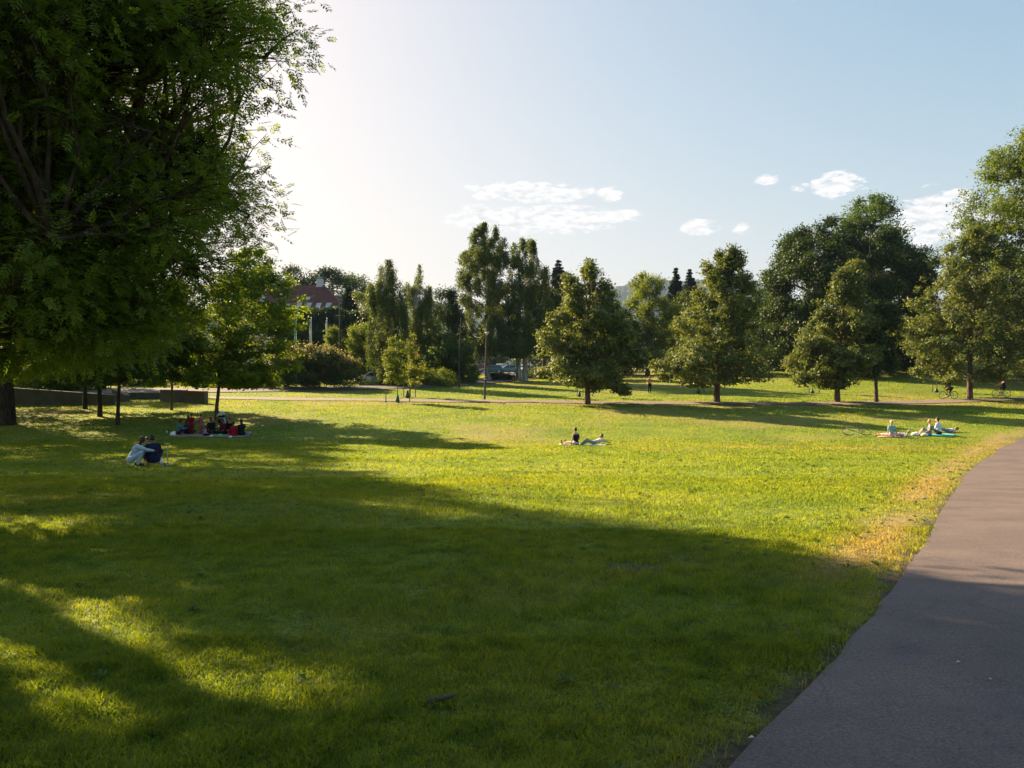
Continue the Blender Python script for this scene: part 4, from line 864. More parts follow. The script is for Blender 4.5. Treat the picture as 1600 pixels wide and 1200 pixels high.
lump('food_box', 'pale food box beside the lilac top child', 'food box', GP(330, 683), bagpts(.13, .07), clothmat('cream', (.6, .55, .5)))
lump('paper_cup', 'white cup on the grass left of the picnic blanket', 'cup', GP(260.5, 677), [capsule((0, 0, .03), (0, 0, .12), .03, .045)], white, vox=.008)
lump('jacket', 'crumpled grey jacket at the right end of the picnic blanket', 'jacket', GP(387, 680), bagpts(.25, .12), clothmat('greyblue', (.22, .22, .26)))
def stroller(loc, rz):
    e = empty('stroller', loc, rz, 'black stroller with pale grey hood parked by the maple trunk', 'stroller'); fm_ = mat('stroller_frame', (.03, .03, .035), .4, .5)
    t = Tubes()
    for sg in (-.27, .27):
        t.add([(sg, -.42, .16), (sg, .05, .6), (sg, .38, 1.0), (sg, .5, 1.08)], .017, 8); t.add([(sg, .42, .14), (sg, .05, .6)], .016, 8)
    t.add([(-.27, .5, 1.08), (0, .56, 1.12), (.27, .5, 1.08)], .02, 8); link('frame', t.mesh('frame'), fm_, e)
    for x in (-.27, .27):
        for y, r in ((-.42, .13), (.42, .16)):
            t = Tubes(); t.add([(x-.022, y, r), (x-.02, y, r), (x+.02, y, r), (x+.022, y, r)], [r*.8, r, r, r*.8], 24); w = link('wheel', t.mesh('wheel'), mat('rubber_black', (.02, .02, .02), .6), e)
            t = Tubes(); t.add([(x-.03, y, r), (x-.027, y, r), (x+.027, y, r), (x+.03, y, r)], [.01, r*.5, r*.5, .01], 16); link('hub', t.mesh('hub'), mat('aluminium', (.62, .62, .62), .35, .7), w)
    blob('seat', [capsule((-.15, -.25, .48), (.15, -.25, .48), .1, .1), capsule((-.15, .15, .55), (.15, .15, .55), .12, .12), capsule((-.15, .28, .85), (.15, .28, .85), .06, .06)], black, e, .015)
    # open hood: half shell
    V = []; Fq = []; a_, b_ = 9, 9
    for i in range(a_):
        th = -1.0+1.9*i/(a_-1)
        for j in range(b_):
            ph = -1.5+3.0*j/(b_-1); V.append((.3*math.sin(ph), .10-.34*math.cos(ph)*math.sin(th)+.1, .78+.34*math.cos(ph)*math.cos(th)))
    Fq = [(i*b_+j, i*b_+j+1, (i+1)*b_+j+1, (i+1)*b_+j) for i in range(a_-1) for j in range(b_-1)]
    h = link('hood', npmesh('hood', V, Fq, 4, True), clothmat('hoodgrey', (.42, .43, .47)), e); md = h.modifiers.new('thick', 'SOLIDIFY'); md.thickness = .012
    blob('footmuff', [capsule((0, -.1, .62), (0, -.36, .5), .17, .14)], clothmat('greyblue', (.22, .22, .26)), e, .02)
stroller(GP(348, 672), R(35))
# pair in the middle of the lawn
cloth('picnic_blanket', 'thin white blanket under the woman in the black tank top', 'blanket', GP(893, 695), 1.3, .6, clothmat('linen', (.5, .48, .42)))
b = GP(900, 696); person(b, R(35), 'woman in a black tank top sitting with legs out and back turned', 'out', 'fair', black, clothmat('paleskirt', (.5, .42, .45)), ('brown', 'bun'), mat('shoe_brown', (.12, .06, .04), .5), tank=True, sleeve=0, leg=.45, botname='skirt', mod=dict(tor=(0, .02, 1), hands=((-.30, .06, .06), (.22, .3, .25)), feet=((-.32, .9, .08), (-.05, .92, .08))))
cloth('picnic_blanket', 'small white towel under the reader in the grey shirt', 'blanket', GP(929, 696.3), 1.2, .5, white)
b = GP(927, 695.5); person(b, R(115), 'person in a pale grey shirt lying back with raised head beside the black tank top', 'lieknee', 'tan', checkmat('grey_print', (.42, .44, .50), (.2, .22, .28), 14), clothmat('olive', (.14, .18, .14)), ('brown', 'short'), None, sleeve=.6, mod=dict(hd=(0, -.3, 1), tor=(0, -1, .35), feet=((-.1, .8, .07), (.12, .72, .07)), hands=((-.2, -1.0, .1), (.25, -.8, .12))), s=.95)
# women and couple on the right
b = GP(1393, 683); person(b, R(8), 'pale haired woman in a dotted teal top sitting with back turned', 'out', 'tan', checkmat('dotted_teal', (.22, .42, .44), (.02, .10, .16), 11), clothmat('pinkwhite', (.62, .45, .46)), ('grey', 'bun'), None, sleeve=.3, leg=.6, mod=dict(tor=(0, -.04, 1), hands=((-.3, -.08, .04), (.3, -.08, .04)), feet=((-.6, .7, .08), (-.45, .78, .08))))
b = GP(1404, 682); person(b, R(75), 'person in a flowered dress lying beside the dotted teal top', 'lie', 'tan', checkmat('flowered', (.5, .42, .46), (.12, .14, .28), 16), clothmat('paleskirt', (.5, .42, .45)), ('grey', 'short'), None, s=.9, sleeve=.3, mod=dict(hd=(0, -.5, 1)))
cloth('picnic_blanket', 'pink towel under the woman in the dotted teal top', 'blanket', GP(1388, 683), 1.3, .5, clothmat('pinktowel', (.6, .34, .3)))
cloth('picnic_blanket', 'turquoise towel under the seated couple', 'blanket', GP(1462, 680), 2.2, .9, clothmat('turquoise', (.12, .5, .52)))
b = GP(1452, 681); person(b, R(68), 'blond woman in a teal top sitting with knees drawn up', 'knees', 'fair', clothmat('tealtop', (.10, .25, .32)), clothmat('denim', (.16, .24, .34)), ('blond', 'short'), mat('shoe_tan', (.3, .2, .14), .6), tank=True, sleeve=0, leg=.5, mod=dict(tor=(0, -.08, 1), hands=((-.28, .25, .2), (.26, -.16, .05))), botname='shorts')
b = GP(1467, 680); person(b, R(35), 'man in a white shirt sitting next to the blond woman', 'knees', 'fair', clothmat('whiteblue', (.56, .60, .70)), clothmat('darkshorts', (.02, .015, .02)), ('brown', 'short'), None, s=1.1, sleeve=.5, leg=.7, mod=dict(hands=((-.45, .25, .42), (.2, .4, .42)), tor=(0, .05, 1)))
b = GP(1479, 675.5); person(b, R(95), 'dark haired person lying on the grass behind the seated couple', 'lie', 'tan', clothmat('palegrey', (.5, .46, .46)), clothmat('denim', (.16, .24, .34)), ('brown', 'short'), None, s=.95, sleeve=.3, mod=dict(hd=(0, -1, .5)))
lump('shoulder_bag', 'crumpled white bag at the feet of the blond woman', 'bag', GP(1430, 681), bagpts(.24, .12), white)
lump('shoulder_bag', 'cream cloth bag in front of the blond woman', 'bag', GP(1444, 682), bagpts(.2, .1), clothmat('cream', (.6, .55, .5)))
# standing men, the far walker
b = GP(1015, 615); person(b, R(180), 'shirtless man in black trousers standing alone on the shaded lawn', 'stand', 'tan', None, black, ('black', 'short'), mat('shoe_black', (.015, .014, .013), .4), mod=dict(hands=((-.2, .16, 1.0), (.2, .16, 1.0))))
b = GP(1535, 601.5); person(b, R(115), 'shirtless man in white trousers walking up the sunny slope', 'walk', 'fair', None, clothmat('offwhite', (.62, .57, .54)), ('blond', 'short'), mat('shoe_black', (.015, .014, .013), .4), s=1.06, mod=dict(hd=(0, .3, 1), hands=((-.24, .25, .95), (.22, .12, .9))))
b = P(1187, 116); person(b, R(120), 'person in pink seen under the boughs of the tall open linden', 'walk', 'fair', clothmat('pinktop', (.5, .25, .24)), clothmat('darkblue', (.05, .05, .08)), ('blond', 'short'), None, s=1.0)
# ---------------------------------------------------------------- bicycles
def torus(c, R0, r, k=36, q=6, axis=0):
    th = np.linspace(0, 2*np.pi, k+1); pts = np.stack([np.full(k+1, c[0]), c[1]+R0*np.cos(th), c[2]+R0*np.sin(th)], 1); t = Tubes(); t.add(pts, r, q); return t
def bicycle(loc, rz, label, col, tilt=0, roll=0, group=None):
    e = empty('bicycle', loc, rz, label, 'bicycle', group); e.rotation_euler = (0, tilt, rz)
    fmt = mat('bike_'+label[:12].replace(' ', '_'), col, .35, .3); blk = mat('rubber_black', (.02, .02, .02), .6); al = mat('aluminium', (.62, .62, .62), .35, .7)
    for y in (-.52, .54):
        w = link('wheel', torus((0, y, .345), .335, .027).mesh('wheel'), blk, e)
        t = torus((0, y, .345), .312, .009)
        for a in range(14):
            an = a*math.pi*2/14; t.add([(0, y, .345), (0, y+.31*math.cos(an), .345+.31*math.sin(an))], .0022, 3)
        t.add([(-.04, y, .345), (.04, y, .345)], .02, 8); link('rim', t.mesh('rim'), al, w)
    t = Tubes(); bb = (0, -.08, .28); st = (0, -.24, .78); hd_ = (0, .40, .84); hb = (0, .45, .70)
    for a, b_, r in ((bb, st, .016), (bb, hb, .019), (st, hd_, .016), (hd_, hb, .02)): t.add([a, b_], r, 8)
    for sg in (-.035, .035): t.add([(sg*.4, bb[1], bb[2]), (sg*1.6, -.52, .345)], .01, 6); t.add([(sg*.4, st[1], st[2]-.06), (sg*1.6, -.52, .345)], .008, 6)
    link('frame', t.mesh('frame'), fmt, e)
    t = Tubes()
    for sg in (-.05, .05): t.add([(sg, hb[1], hb[2]), (sg, .54, .345)], .012, 6)
    t.add([(-.05, hb[1], hb[2]), (.05, hb[1], hb[2])], .015, 6); link('fork', t.mesh('fork'), fmt, e)
    t = Tubes(); t.add([hd_, (0, .38, .95), (0, .45, 1.0)], .014, 8); t.add([(-.29, .40, 1.02), (-.1, .46, 1.0), (.1, .46, 1.0), (.29, .40, 1.02)], .013, 8); link('handlebar', t.mesh('handlebar'), blk, e)
    sp = blob('saddle', [capsule((0, -.12, .93), (0, -.3, .94), .022, .03), capsule((-.045, -.34, .945), (.045, -.34, .945), .035, .035)], blk, e, .008)
    t = Tubes(); t.add([st, (0, -.27, .92)], .013, 8); link('seat_post', t.mesh('seat_post'), al, e)
    t = torus((.045, bb[1], bb[2]), .085, .006); t.add([(-.07, bb[1], bb[2]), (.07, bb[1], bb[2])], .015, 8)
    t.add([(.07, bb[1], bb[2]), (.075, bb[1]+.05, bb[2]+.16)], .01, 6); t.add([(-.07, bb[1], bb[2]), (-.075, bb[1]-.05, bb[2]-.16)], .01, 6)
    t.add([(.075, bb[1]+.05, bb[2]+.16), (.17, bb[1]+.05, bb[2]+.16)], .016, 6); t.add([(-.075, bb[1]-.05, bb[2]-.16), (-.17, bb[1]-.05, bb[2]-.16)], .016, 6)
    t.add([(.045, bb[1], bb[2]+.085), (.045, -.52, .38)], .005, 4); t.add([(.045, bb[1], bb[2]-.085), (.045, -.52, .31)], .005, 4); link('crank', t.mesh('crank'), al, e)
    return e
b = GP(1482, 624.5); b.z += .07; bicycle(b, R(92), 'dark bicycle ridden by the cyclist with a backpack', (.05, .05, .055))
person(b, R(92), 'cyclist bent low with a black backpack riding on the gravel path', 'cycle', 'tan', clothmat('greyshirt', (.10, .09, .10)), black, ('black', 'short'), black, leg=.6, botname='shorts', mod=dict(tor=(0, .85, .6), pel=(0, -.28, .98), hd=(0, .9, .5), hands=((-.27, .38, 1.03), (.27, .38, 1.03))))
ob = lump('backpack', 'black backpack on the bent cyclist', 'backpack', b, [ellip((0, -.02, 1.40), (.17, .24, .13)), ellip((0, .1, 1.45), (.13, .12, .1)), capsule((-.1, .12, 1.32), (-.12, .1, 1.2), .02, .02), capsule((.1, .12, 1.32), (.12, .1, 1.2), .02, .02)], black, rz=R(92))
b = GP(1565, 622); b.z += .07; bicycle(b, R(88), 'light framed bicycle under the cyclist in the black tank top', (.42, .38, .33))
person(b, R(88), 'upright cyclist in a black tank top riding on the gravel path', 'cycle', 'fair', black, black, ('brown', 'long'), black, tank=True, sleeve=0, leg=.4, botname='shorts', mod=dict(tor=(0, .35, 1), pel=(0, -.26, .98)))
b = GP(1345, 683); b.z += .10; e = bicycle(b, R(96), 'bicycle lying on its side on the sunny lawn', (.10, .09, .09)); e.rotation_euler = (R(0), R(58), R(96))
e.location.x -= .1
# things lying on the slope
lump('backpack', 'grey green bag left lying on the sunny slope', 'bag', GP(1427, 590), bagpts(.3, .1), clothmat('greygreen', (.2, .28, .24)))
lump('backpack', 'black bag lying on the slope, lower of the two dark heaps', 'bag', GP(1443, 591), bagpts(.28, .13), black)
lump('jacket', 'flat dark jacket spread on the slope above the black bag', 'jacket', GP(1438, 587.5), [ellip((0, 0, .05), (.5, .25, .07)), ellip((.2, .05, .08), (.2, .15, .06))], black)
lump('wood_piece', 'grey weathered stick of wood lying in the shaded foreground grass', 'stick', G(690, 1113), [capsule((-.07, 0, .035), (.06, .015, .045), .014, .011), capsule((.0, .0, .04), (.075, .01, .05), .012, .008), capsule((-.07, -.004, .03), (-.05, .0, .02), .015, .012)], mat('greywood', (.06, .045, .038), .9, vary=.3, scale=40, bump=.5), vox=.004, rz=R(8))
# small litter on the path
for i, (px, py) in enumerate([(1546, 1078), (1302, 1024), (1174, 1176), (1497, 1053), (1430, 966), (1560, 829)]):
    p = G(px, py); p.z += .04; V, Fq, t_ = leaves(np.zeros((1, 3)), .035, .6, 0, 3); V2 = V.copy(); V2[1, 2] += .008; V2[3, 2] += .008
    o = link('fallen_leaf', npmesh('fallen_leaf', V2, Fq, 4, False), mat('pale_leaf', (.5, .46, .4), .7)); o.location = p; o.rotation_euler = (0, 0, i*1.3)
    tag(o, ['pale dry leaf on the shaded asphalt at lower right', 'pale leaf on the edge between asphalt and grass', 'pale leaf at the very bottom of the asphalt edge', 'tiny pale leaf left of the lower right leaf', 'tiny leaf where the shade crosses the path', 'tiny pale leaf on the sunlit asphalt'][i], 'leaf', 'pale litter leaves on the path')
# ---------------------------------------------------------------- stakes and watering bags
WD = mat('stake_wood', (.16, .11, .07), .85, vary=.2, scale=20)
for px, pt, pb, lb in [(603, 609, 629.5, 'wooden stake left of the green maple sapling'), (631, 603, 621, 'wooden stake left of the yellow sapling'), (640, 608, 628, 'wooden stake between the two saplings, in front'), (649, 603, 620.5, 'wooden stake right of the yellow sapling'),
                       (1100, 602, 614, 'wooden stake left of the tall open linden trunk'), (1264, 602, 614, 'wooden stake left of the young tree by the pale conical linden'), (1280, 603, 614, 'wooden stake right of the young tree by the pale conical linden'), (1457, 601, 613, 'wooden stake left of the spreading linden'), (902, 605, 619, 'wooden stake left of the broad linden trunk')]:
    b = GP(px, pb); h = (pb-pt)/F*b.y; t = Tubes(); t.add([(0, 0, -.2), (0, 0, h-.03), (.005, 0, h-.02), (.005, 0, h)], [.045, .042, .042, .034], 8)
    me = t.mesh('stake'); bm = bmesh.new(); bm.from_mesh(me); bmesh.ops.holes_fill(bm, edges=bm.edges); bm.to_mesh(me); bm.free()
    o = link('stake', me, WD); o.location = b; tag(o, lb, 'stake', 'wooden stakes around young trees')
GR = mat('bag_green', (.03, .075, .05), .6, vary=.3, scale=8, bump=.4)
for px, pt, pb, w, lb in [(621, 616, 629, 3.6, 'green watering bag round the foot of the green sapling'), (636.5, 609, 622, 3.6, 'green watering bag round the foot of the yellow sapling'), (905, 611, 620, 3, 'green watering bag by the broad linden trunk'), (1091, 607, 614.5, 3.2, 'dark watering bag on the young tree left of the tall open linden'),
                          (1269, 608, 614.5, 3, 'green watering bag between the two stakes by the pale conical linden'), (1463, 606, 613.5, 3, 'green watering bag next to the cyclists')]:
    b = GP(px, pb); h = (pb-pt)/F*b.y; w_ = w/F*b.y
    ob = lump('watering_bag', lb, 'watering bag', b, [capsule((0, 0, w_*.8), (0.02, 0, h*.88), w_, w_*.42), ellip((w_*.3, -.05, w_*.7), (w_*.8, w_*.8, w_*.7))], GR, 'watering bags on young trees', vox=.03)
    lumpw = None
# ---------------------------------------------------------------- concrete walls on the left
CN = mat('concrete', (.095, .09, .072), .9, vary=.22, scale=1.6, bump=.4)
def prism(name, pts, m, parent=None, bev=.015):
    """pts: 8 corners, bottom ring then top ring"""
    me = bpy.data.meshes.new(name); me.from_pydata([tuple(p) for p in pts], [], [(3, 2, 1, 0), (4, 5, 6, 7), (0, 1, 5, 4), (1, 2, 6, 5), (2, 3, 7, 6), (3, 0, 4, 7)]); me.update()
    o = link(name, me, m, parent)
    if bev: md = o.modifiers.new('b', 'BEVEL'); md.width = bev; md.segments = 2
    return o
def wall(a, b_, ha, hb, th, label, plank=False):
    e = empty('concrete_wall', a, 0, label, 'low wall', 'low concrete walls on the left'); d = (b_-a); d.z = 0; u = d.normalized(); n = Vector((-u.y, u.x, 0))*th; L_ = d.length
    za = -.4; zb = b_.z-a.z-.4
    prism('wall_body', [Vector((0, 0, za)), d+Vector((0, 0, zb)), d+n+Vector((0, 0, zb)), n+Vector((0, 0, za)), Vector((0, 0, ha)), d+Vector((0, 0, zb+.4+hb)), d+n+Vector((0, 0, zb+.4+hb)), n+Vector((0, 0, ha))], CN, e)
    o_ = n.normalized()*-.03; o2 = -o_
    c0, c1 = ha+.003, zb+.4+hb+.003
    prism('coping', [Vector((0, 0, c0))+o_, d+Vector((0, 0, c1))+o_, d+n+Vector((0, 0, c1))+o2, n+Vector((0, 0, c0))+o2, Vector((0, 0, c0+.08))+o_, d+Vector((0, 0, c1+.08))+o_, d+n+Vector((0, 0, c1+.08))+o2, n+Vector((0, 0, c0+.08))+o2], mat('concrete_cap', (.17, .16, .14), .9, vary=.2, scale=2), e)
    if plank:
        o3 = n.normalized()*-.035; t0 = ha-.30
        prism('rusty_panel', [Vector((0, 0, t0))+o3, d+Vector((0, 0, t0))+o3, d+o3*.1+Vector((0, 0, t0)), o3*.1+Vector((0, 0, t0)), Vector((0, 0, ha-.02))+o3, d+Vector((0, 0, ha-.02))+o3, d+o3*.1+Vector((0, 0, ha-.02)), o3*.1+Vector((0, 0, ha-.02))], mat('rust', (.16, .06, .035), .8, vary=.25, scale=7), e)
wall(GP(-60, 634), GP(178, 633), 1.7, .78, .35, 'long sloping concrete wall in deep shade behind the dark trunks')
wall(GP(174, 626), GP(196, 628), 1.0, .55, .4, 'short stepped end of concrete wall seen between two trunks')
wall(GP(196, 624), GP(250, 624), .55, .55, .4, 'low middle stretch of concrete wall under the drooping boughs')
wall(GP(250, 627), GP(286, 629), .95, 1.0, .4, 'pale concrete wall left of the rusty panelled one')
wall(GP(287, 629.5), GP(319, 631), .98, 1.0, .45, 'right end concrete wall with a rusty panel along its top', True)
# ---------------------------------------------------------------- poles and lamps
PW_ = mat('pole_wood', (.075, .06, .05), .85, vary=.25, scale=12); MT = mat('pole_metal', (.035, .04, .045), .5, .4)
b = GP(717.5, 607); zt_ = ZP(497, b.y)-b.z
e = empty('utility_pole', b, 0, 'dark unlit pole with a sagging cable at the upper road', 'pole'); t = Tubes(); t.add([(0, 0, -.3), (.03, 0, zt_*.5), (.22, 0, zt_)], [.09, .08, .065], 10); link('pole', t.mesh('pole'), MT, e)
t = Tubes(); t.add([(.22, 0, zt_-.1), (.6, 0, zt_-.05), (.75, 0, zt_-.25)], [.05, .04, .05], 6); link('bracket', t.mesh('bracket'), MT, e); pA = b+Vector((.75, 0, zt_-.25))
b2 = GP(757, 624.5); zt2 = ZP(503, b2.y)-b2.z
e = empty('lamp_post', b2, 0, 'leaning grey wooden lamp post beside the gravel path', 'lamp post'); lean_ = 4.2/F*b2.y
t = Tubes(); t.add([(0, 0, -.3), (lean_*.5, 0, zt2*.5), (lean_, 0, zt2)], [.10, .085, .07], 12); link('pole', t.mesh('pole'), PW_, e)
t = Tubes(); t.add([(lean_-.35, 0, zt2-.75), (lean_-.1, 0, zt2-.45), (lean_+.1, 0, zt2-.45), (lean_+.3, 0, zt2-.8)], .03, 6); link('bracket', t.mesh('bracket'), MT, e)
ls = blob('lamp_shade', [ellip((lean_-.02, -.18, zt2-1.0), (.2, .2, .09)), ellip((lean_-.02, -.18, zt2-1.12), (.11, .11, .12))], mat('lamp_grey', (.55, .55, .55), .4), e, .02)
for zz in (1.85, 2.05):
    t = Tubes(); t.add([(zz/zt2*lean_, 0, zz), (zz/zt2*lean_, 0, zz+.07)], .10, 14); link('band', t.mesh('band'), mat('band_white', (.6, .6, .6), .6), e)
pB = b2+Vector((lean_-.1, 0, zt2-.9)); f = np.linspace(0, 1, 20); A = np.array(pA); Bv = np.array(pB)
t = Tubes(); t.add(A+(Bv-A)*f[:, None]+np.stack([0*f, 0*f, -2.0*4*f*(1-f)*.55], 1), .018, 5); o = link('overhead_cable', t.mesh('overhead_cable'), MT); tag(o, 'thin cable sagging between the unlit pole and the lamp post', 'cable')
b = P(531, 96); zt_ = ZP(466, 96)-b.z
e = empty('street_lamp', b, 0, 'tall dark street lamp in front of the red roofed house', 'street lamp'); t = Tubes(); t.add([(0, 0, -.3), (0, 0, zt_*.6), (.0, 0, zt_)], [.13, .10, .07], 10); link('pole', t.mesh('pole'), MT, e)
t = Tubes(); t.add([(0, 0, zt_-.2), (-.05, 0, zt_+.15), (-.3, 0, zt_+.3)], .05, 8); link('arm', t.mesh('arm'), MT, e)
blob('lamp_head', [ellip((-.25, 0, zt_+.38), (.42, .25, .13)), ellip((.05, 0, zt_+.28), (.2, .15, .1))], mat('lamp_grey', (.55, .55, .55), .4), e, .03)
b = P(840, 130); zt_ = ZP(552, 130)-b.z; t = Tubes(); t.add([(0, 0, -.2), (0, 0, max(zt_, 3))], .07, 8)
# flags
for px, top, cols, lb in [(463, 497, ((.06, .42, .16), (.75, .75, .75)), 'flagpole with a limp green and white banner, left of three'), (486.5, 497, ((.55, .52, .48), (.7, .7, .68)), 'flagpole with a limp beige banner, middle of three'), (511, 498, ((.7, .7, .68), (.08, .40, .12)), 'flagpole with white over green banner, right of three')]:
    Yd = 112; b = P(px, Yd); zt_ = ZP(top, Yd)-b.z; e = empty('flagpole', b, 0, lb, 'flagpole', 'three flagpoles before the clipped hedge')
    t = Tubes(); t.add([(0, 0, -.3), (0, 0, zt_*.6), (0, 0, zt_)], [.07, .06, .04], 10); link('pole', t.mesh('pole'), mat('pole_white', (.7, .7, .7), .4), e)
    blob('finial', [ellip((0, 0, zt_+.05), (.09, .09, .1))], mat('pole_white', (.7, .7, .7), .4), e, .02)
    for k, c in enumerate(cols):
        V = []; nz, nx_ = 16, 8; hh = 5.2
        x0, x1 = (.05, .20) if k == 0 else (.20, .28)
        if px > 500: x0, x1 = .05, .2
        for i in range(nz+1):
            for j in range(nx_+1):
                fz = i/nz; fx = j/nx_; zz = zt_-.2-hh*fz if px < 500 else zt_-.2-hh*.5*(k+fz)
                xx = -(x0+(x1-x0)*fx)*(1 if px < 500 else 1); V.append((xx*(.8+.3*math.sin(fz*5)), .10*math.sin(fx*7+fz*3+k), zz))
        Fq = [(i*(nx_+1)+j, i*(nx_+1)+j+1, (i+1)*(nx_+1)+j+1, (i+1)*(nx_+1)+j) for i in range(nz) for j in range(nx_)]
        o = link('banner', npmesh('banner', V, Fq, 4, True), clothmat('flag%d%d' % (px, k), c), e); md = o.modifiers.new('t', 'SOLIDIFY'); md.thickness = .01
# ---------------------------------------------------------------- clipped hedge, house
for x0, x1, top, lb in [(418, 470, 486, 'left stretch of the tall clipped hedge behind the flagpoles'), (462, 532, 483, 'middle stretch of the tall clipped hedge under the roof'), (524, 600, 489, 'right stretch of the tall clipped hedge behind the street lamp')]:
    b = P((x0+x1)/2, 128); tree('tall_hedge', lb, b, 128, [(top, x0+2, x1-2), (top+4, x0, x1), (560, x0, x1), (598, x0, x1)], 'hedge', .2, nb=120, ncl=12, nl=34, csz=.55, lsz=.34, bsz=.2, rb=.05, fill=0, dflat=.35, cat='hedge', part='foliage', group='clipped hedge below the house', twig=False)
def house():
    Yd = 172; b = P(455, Yd); e = empty('house', b, R(-7), 'red hipped roof house with skylights behind the clipped hedge', 'house')
    ez = ZP(491, Yd)-b.z; rz_ = ZP(446, Yd)-b.z; xl, xr = -17.2, 14.6; yd0, yd1 = -6.5, 6.5
    RF = None; m, nt, out = newmat('roof_tile'); tc = N(nt, 'ShaderNodeTexCoord'); wv = N(nt, 'ShaderNodeTexWave'); wv.bands_direction = 'Z'; wv.inputs['Scale'].default_value = 3.2; L(nt, tc.outputs['Object'], wv.inputs['Vector'])
    no = N(nt, 'ShaderNodeTexNoise'); no.inputs['Scale'].default_value = 1.5; no.inputs['Detail'].default_value = 6; L(nt, tc.outputs['Object'], no.inputs['Vector'])
    r = ramp(nt, no.outputs[0], [(.35, (.075, .018, .014)), (.65, (.115, .03, .022))]); bs = N(nt, 'ShaderNodeBsdfPrincipled'); bs.inputs['Roughness'].default_value = .8
    L(nt, r.outputs[0], bs.inputs['Base Color']); bp = N(nt, 'ShaderNodeBump'); bp.inputs['Distance'].default_value = .05; L(nt, wv.outputs[0], bp.inputs['Height']); L(nt, bp.outputs[0], bs.inputs['Normal']); L(nt, bs.outputs[0], out.inputs[0])
    wl = mat('house_wall', (.42, .40, .37), .9, vary=.1, scale=.7)
    x0, x1, y0, y1 = xl+.6, xr-.6, yd0+.6, yd1-.6
    prism('wall', [(x0, y0, -1), (x1, y0, -1), (x1, y1, -1), (x0, y1, -1), (x0, y0, ez-.05), (x1, y0, ez-.05), (x1, y1, ez-.05), (x0, y1, ez-.05)], wl, e, 0)
    ra, rb_ = xl+6.5, xr-7.4
    V = [(xl, yd0, ez), (xr, yd0, ez), (xr, yd1, ez), (xl, yd1, ez), (ra, 0, rz_), (rb_, 0, rz_), (xl, yd0, ez-.25), (xr, yd0, ez-.25), (xr, yd1, ez-.25), (xl, yd1, ez-.25)]
    me = bpy.data.meshes.new('roof'); me.from_pydata(V, [], [(0, 1, 5, 4), (1, 2, 5), (2, 3, 4, 5), (3, 0, 4), (0, 6, 7, 1), (1, 7, 8, 2), (2, 8, 9, 3), (3, 9, 6, 0), (9, 8, 7, 6)]); me.update(); rf = link('roof', me, m, e)
    sl = Vector((0, -(yd0), rz_-ez)).normalized(); nn = Vector((0, -sl.z, sl.y))
    for px, py, sc in [(447, 465, 1.0), (493, 470, .7), (420, 470, 1), (483, 481.5, 1), (498, 481.5, 1), (513.5, 482, 1), (529, 482, 1), (465, 482, .8)]:
        u = (px-455)/F*Yd*1.0; fz = (491-py)/45.; c = Vector((u, yd0, ez))+Vector((0, -yd0, rz_-ez))*fz+nn*.03; w_, h_ = .5*sc, .75*sc
        def quad(w, h, o): return [c+Vector((sx*w, 0, 0))+sl*sy*h+nn*o for sx, sy in ((-1, -1), (1, -1), (1, 1), (-1, 1))]
        wf = prism('skylight', quad(w_+.08, h_+.08, -.02)+quad(w_+.08, h_+.08, .08), mat('skylight_frame', (.2, .2, .2), .5), rf, 0)
        prism('skylight', quad(w_, h_, .083)+quad(w_, h_, .10), mat('skylight_glass', (.25, .33, .36), .06, .0, spec=1.), rf, 0).name = 'skylight_glass'
    for px, hgt in ((436, 2.0), (502, 1.7)):
        u = (px-455)/F*Yd; zc = rz_-.5
        ch = prism('chimney', [(u-.65, -.5, zc), (u+.65, -.5, zc), (u+.65, .5, zc), (u-.65, .5, zc), (u-.65, -.5, zc+hgt), (u+.65, -.5, zc+hgt), (u+.65, .5, zc+hgt), (u-.65, .5, zc+hgt)], mat('chimney_grey', (.42, .44, .46), .8), rf, .02)
        zc += hgt+.003; prism('chimney_cap', [(u-.4, -.4, zc), (u+.4, -.4, zc), (u+.4, .4, zc), (u-.4, .4, zc), (u-.35, -.3, zc+.5), (u+.35, -.3, zc+.5), (u+.35, .3, zc+.5), (u-.35, .3, zc+.5)], mat('chimney_metal', (.16, .2, .24), .5), rf, .02)
    for i in range(9):
        for z_ in (1.5, 4.6, 7.7):
            x = x0+2+i*3.2
            if z_ > ez-1.5: continue
            w = prism('window', [(x-.65, y0-.06, z_), (x+.65, y0-.06, z_), (x+.65, y0-.003, z_), (x-.65, y0-.003, z_), (x-.65, y0-.06, z_+1.5), (x+.65, y0-.06, z_+1.5), (x+.65, y0-.003, z_+1.5), (x-.65, y0-.003, z_+1.5)], mat('window_white', (.6, .6, .58), .5), e, 0)
            prism('pane', [(x-.55, y0-.08, z_+.1), (x+.55, y0-.08, z_+.1), (x+.55, y0-.063, z_+.1), (x-.55, y0-.063, z_+.1), (x-.55, y0-.08, z_+1.4), (x+.55, y0-.08, z_+1.4), (x+.55, y0-.063, z_+1.4), (x-.55, y0-.063, z_+1.4)], mat('glass_dark', (.04, .05, .06), .08, spec=.8), w, 0)
house()
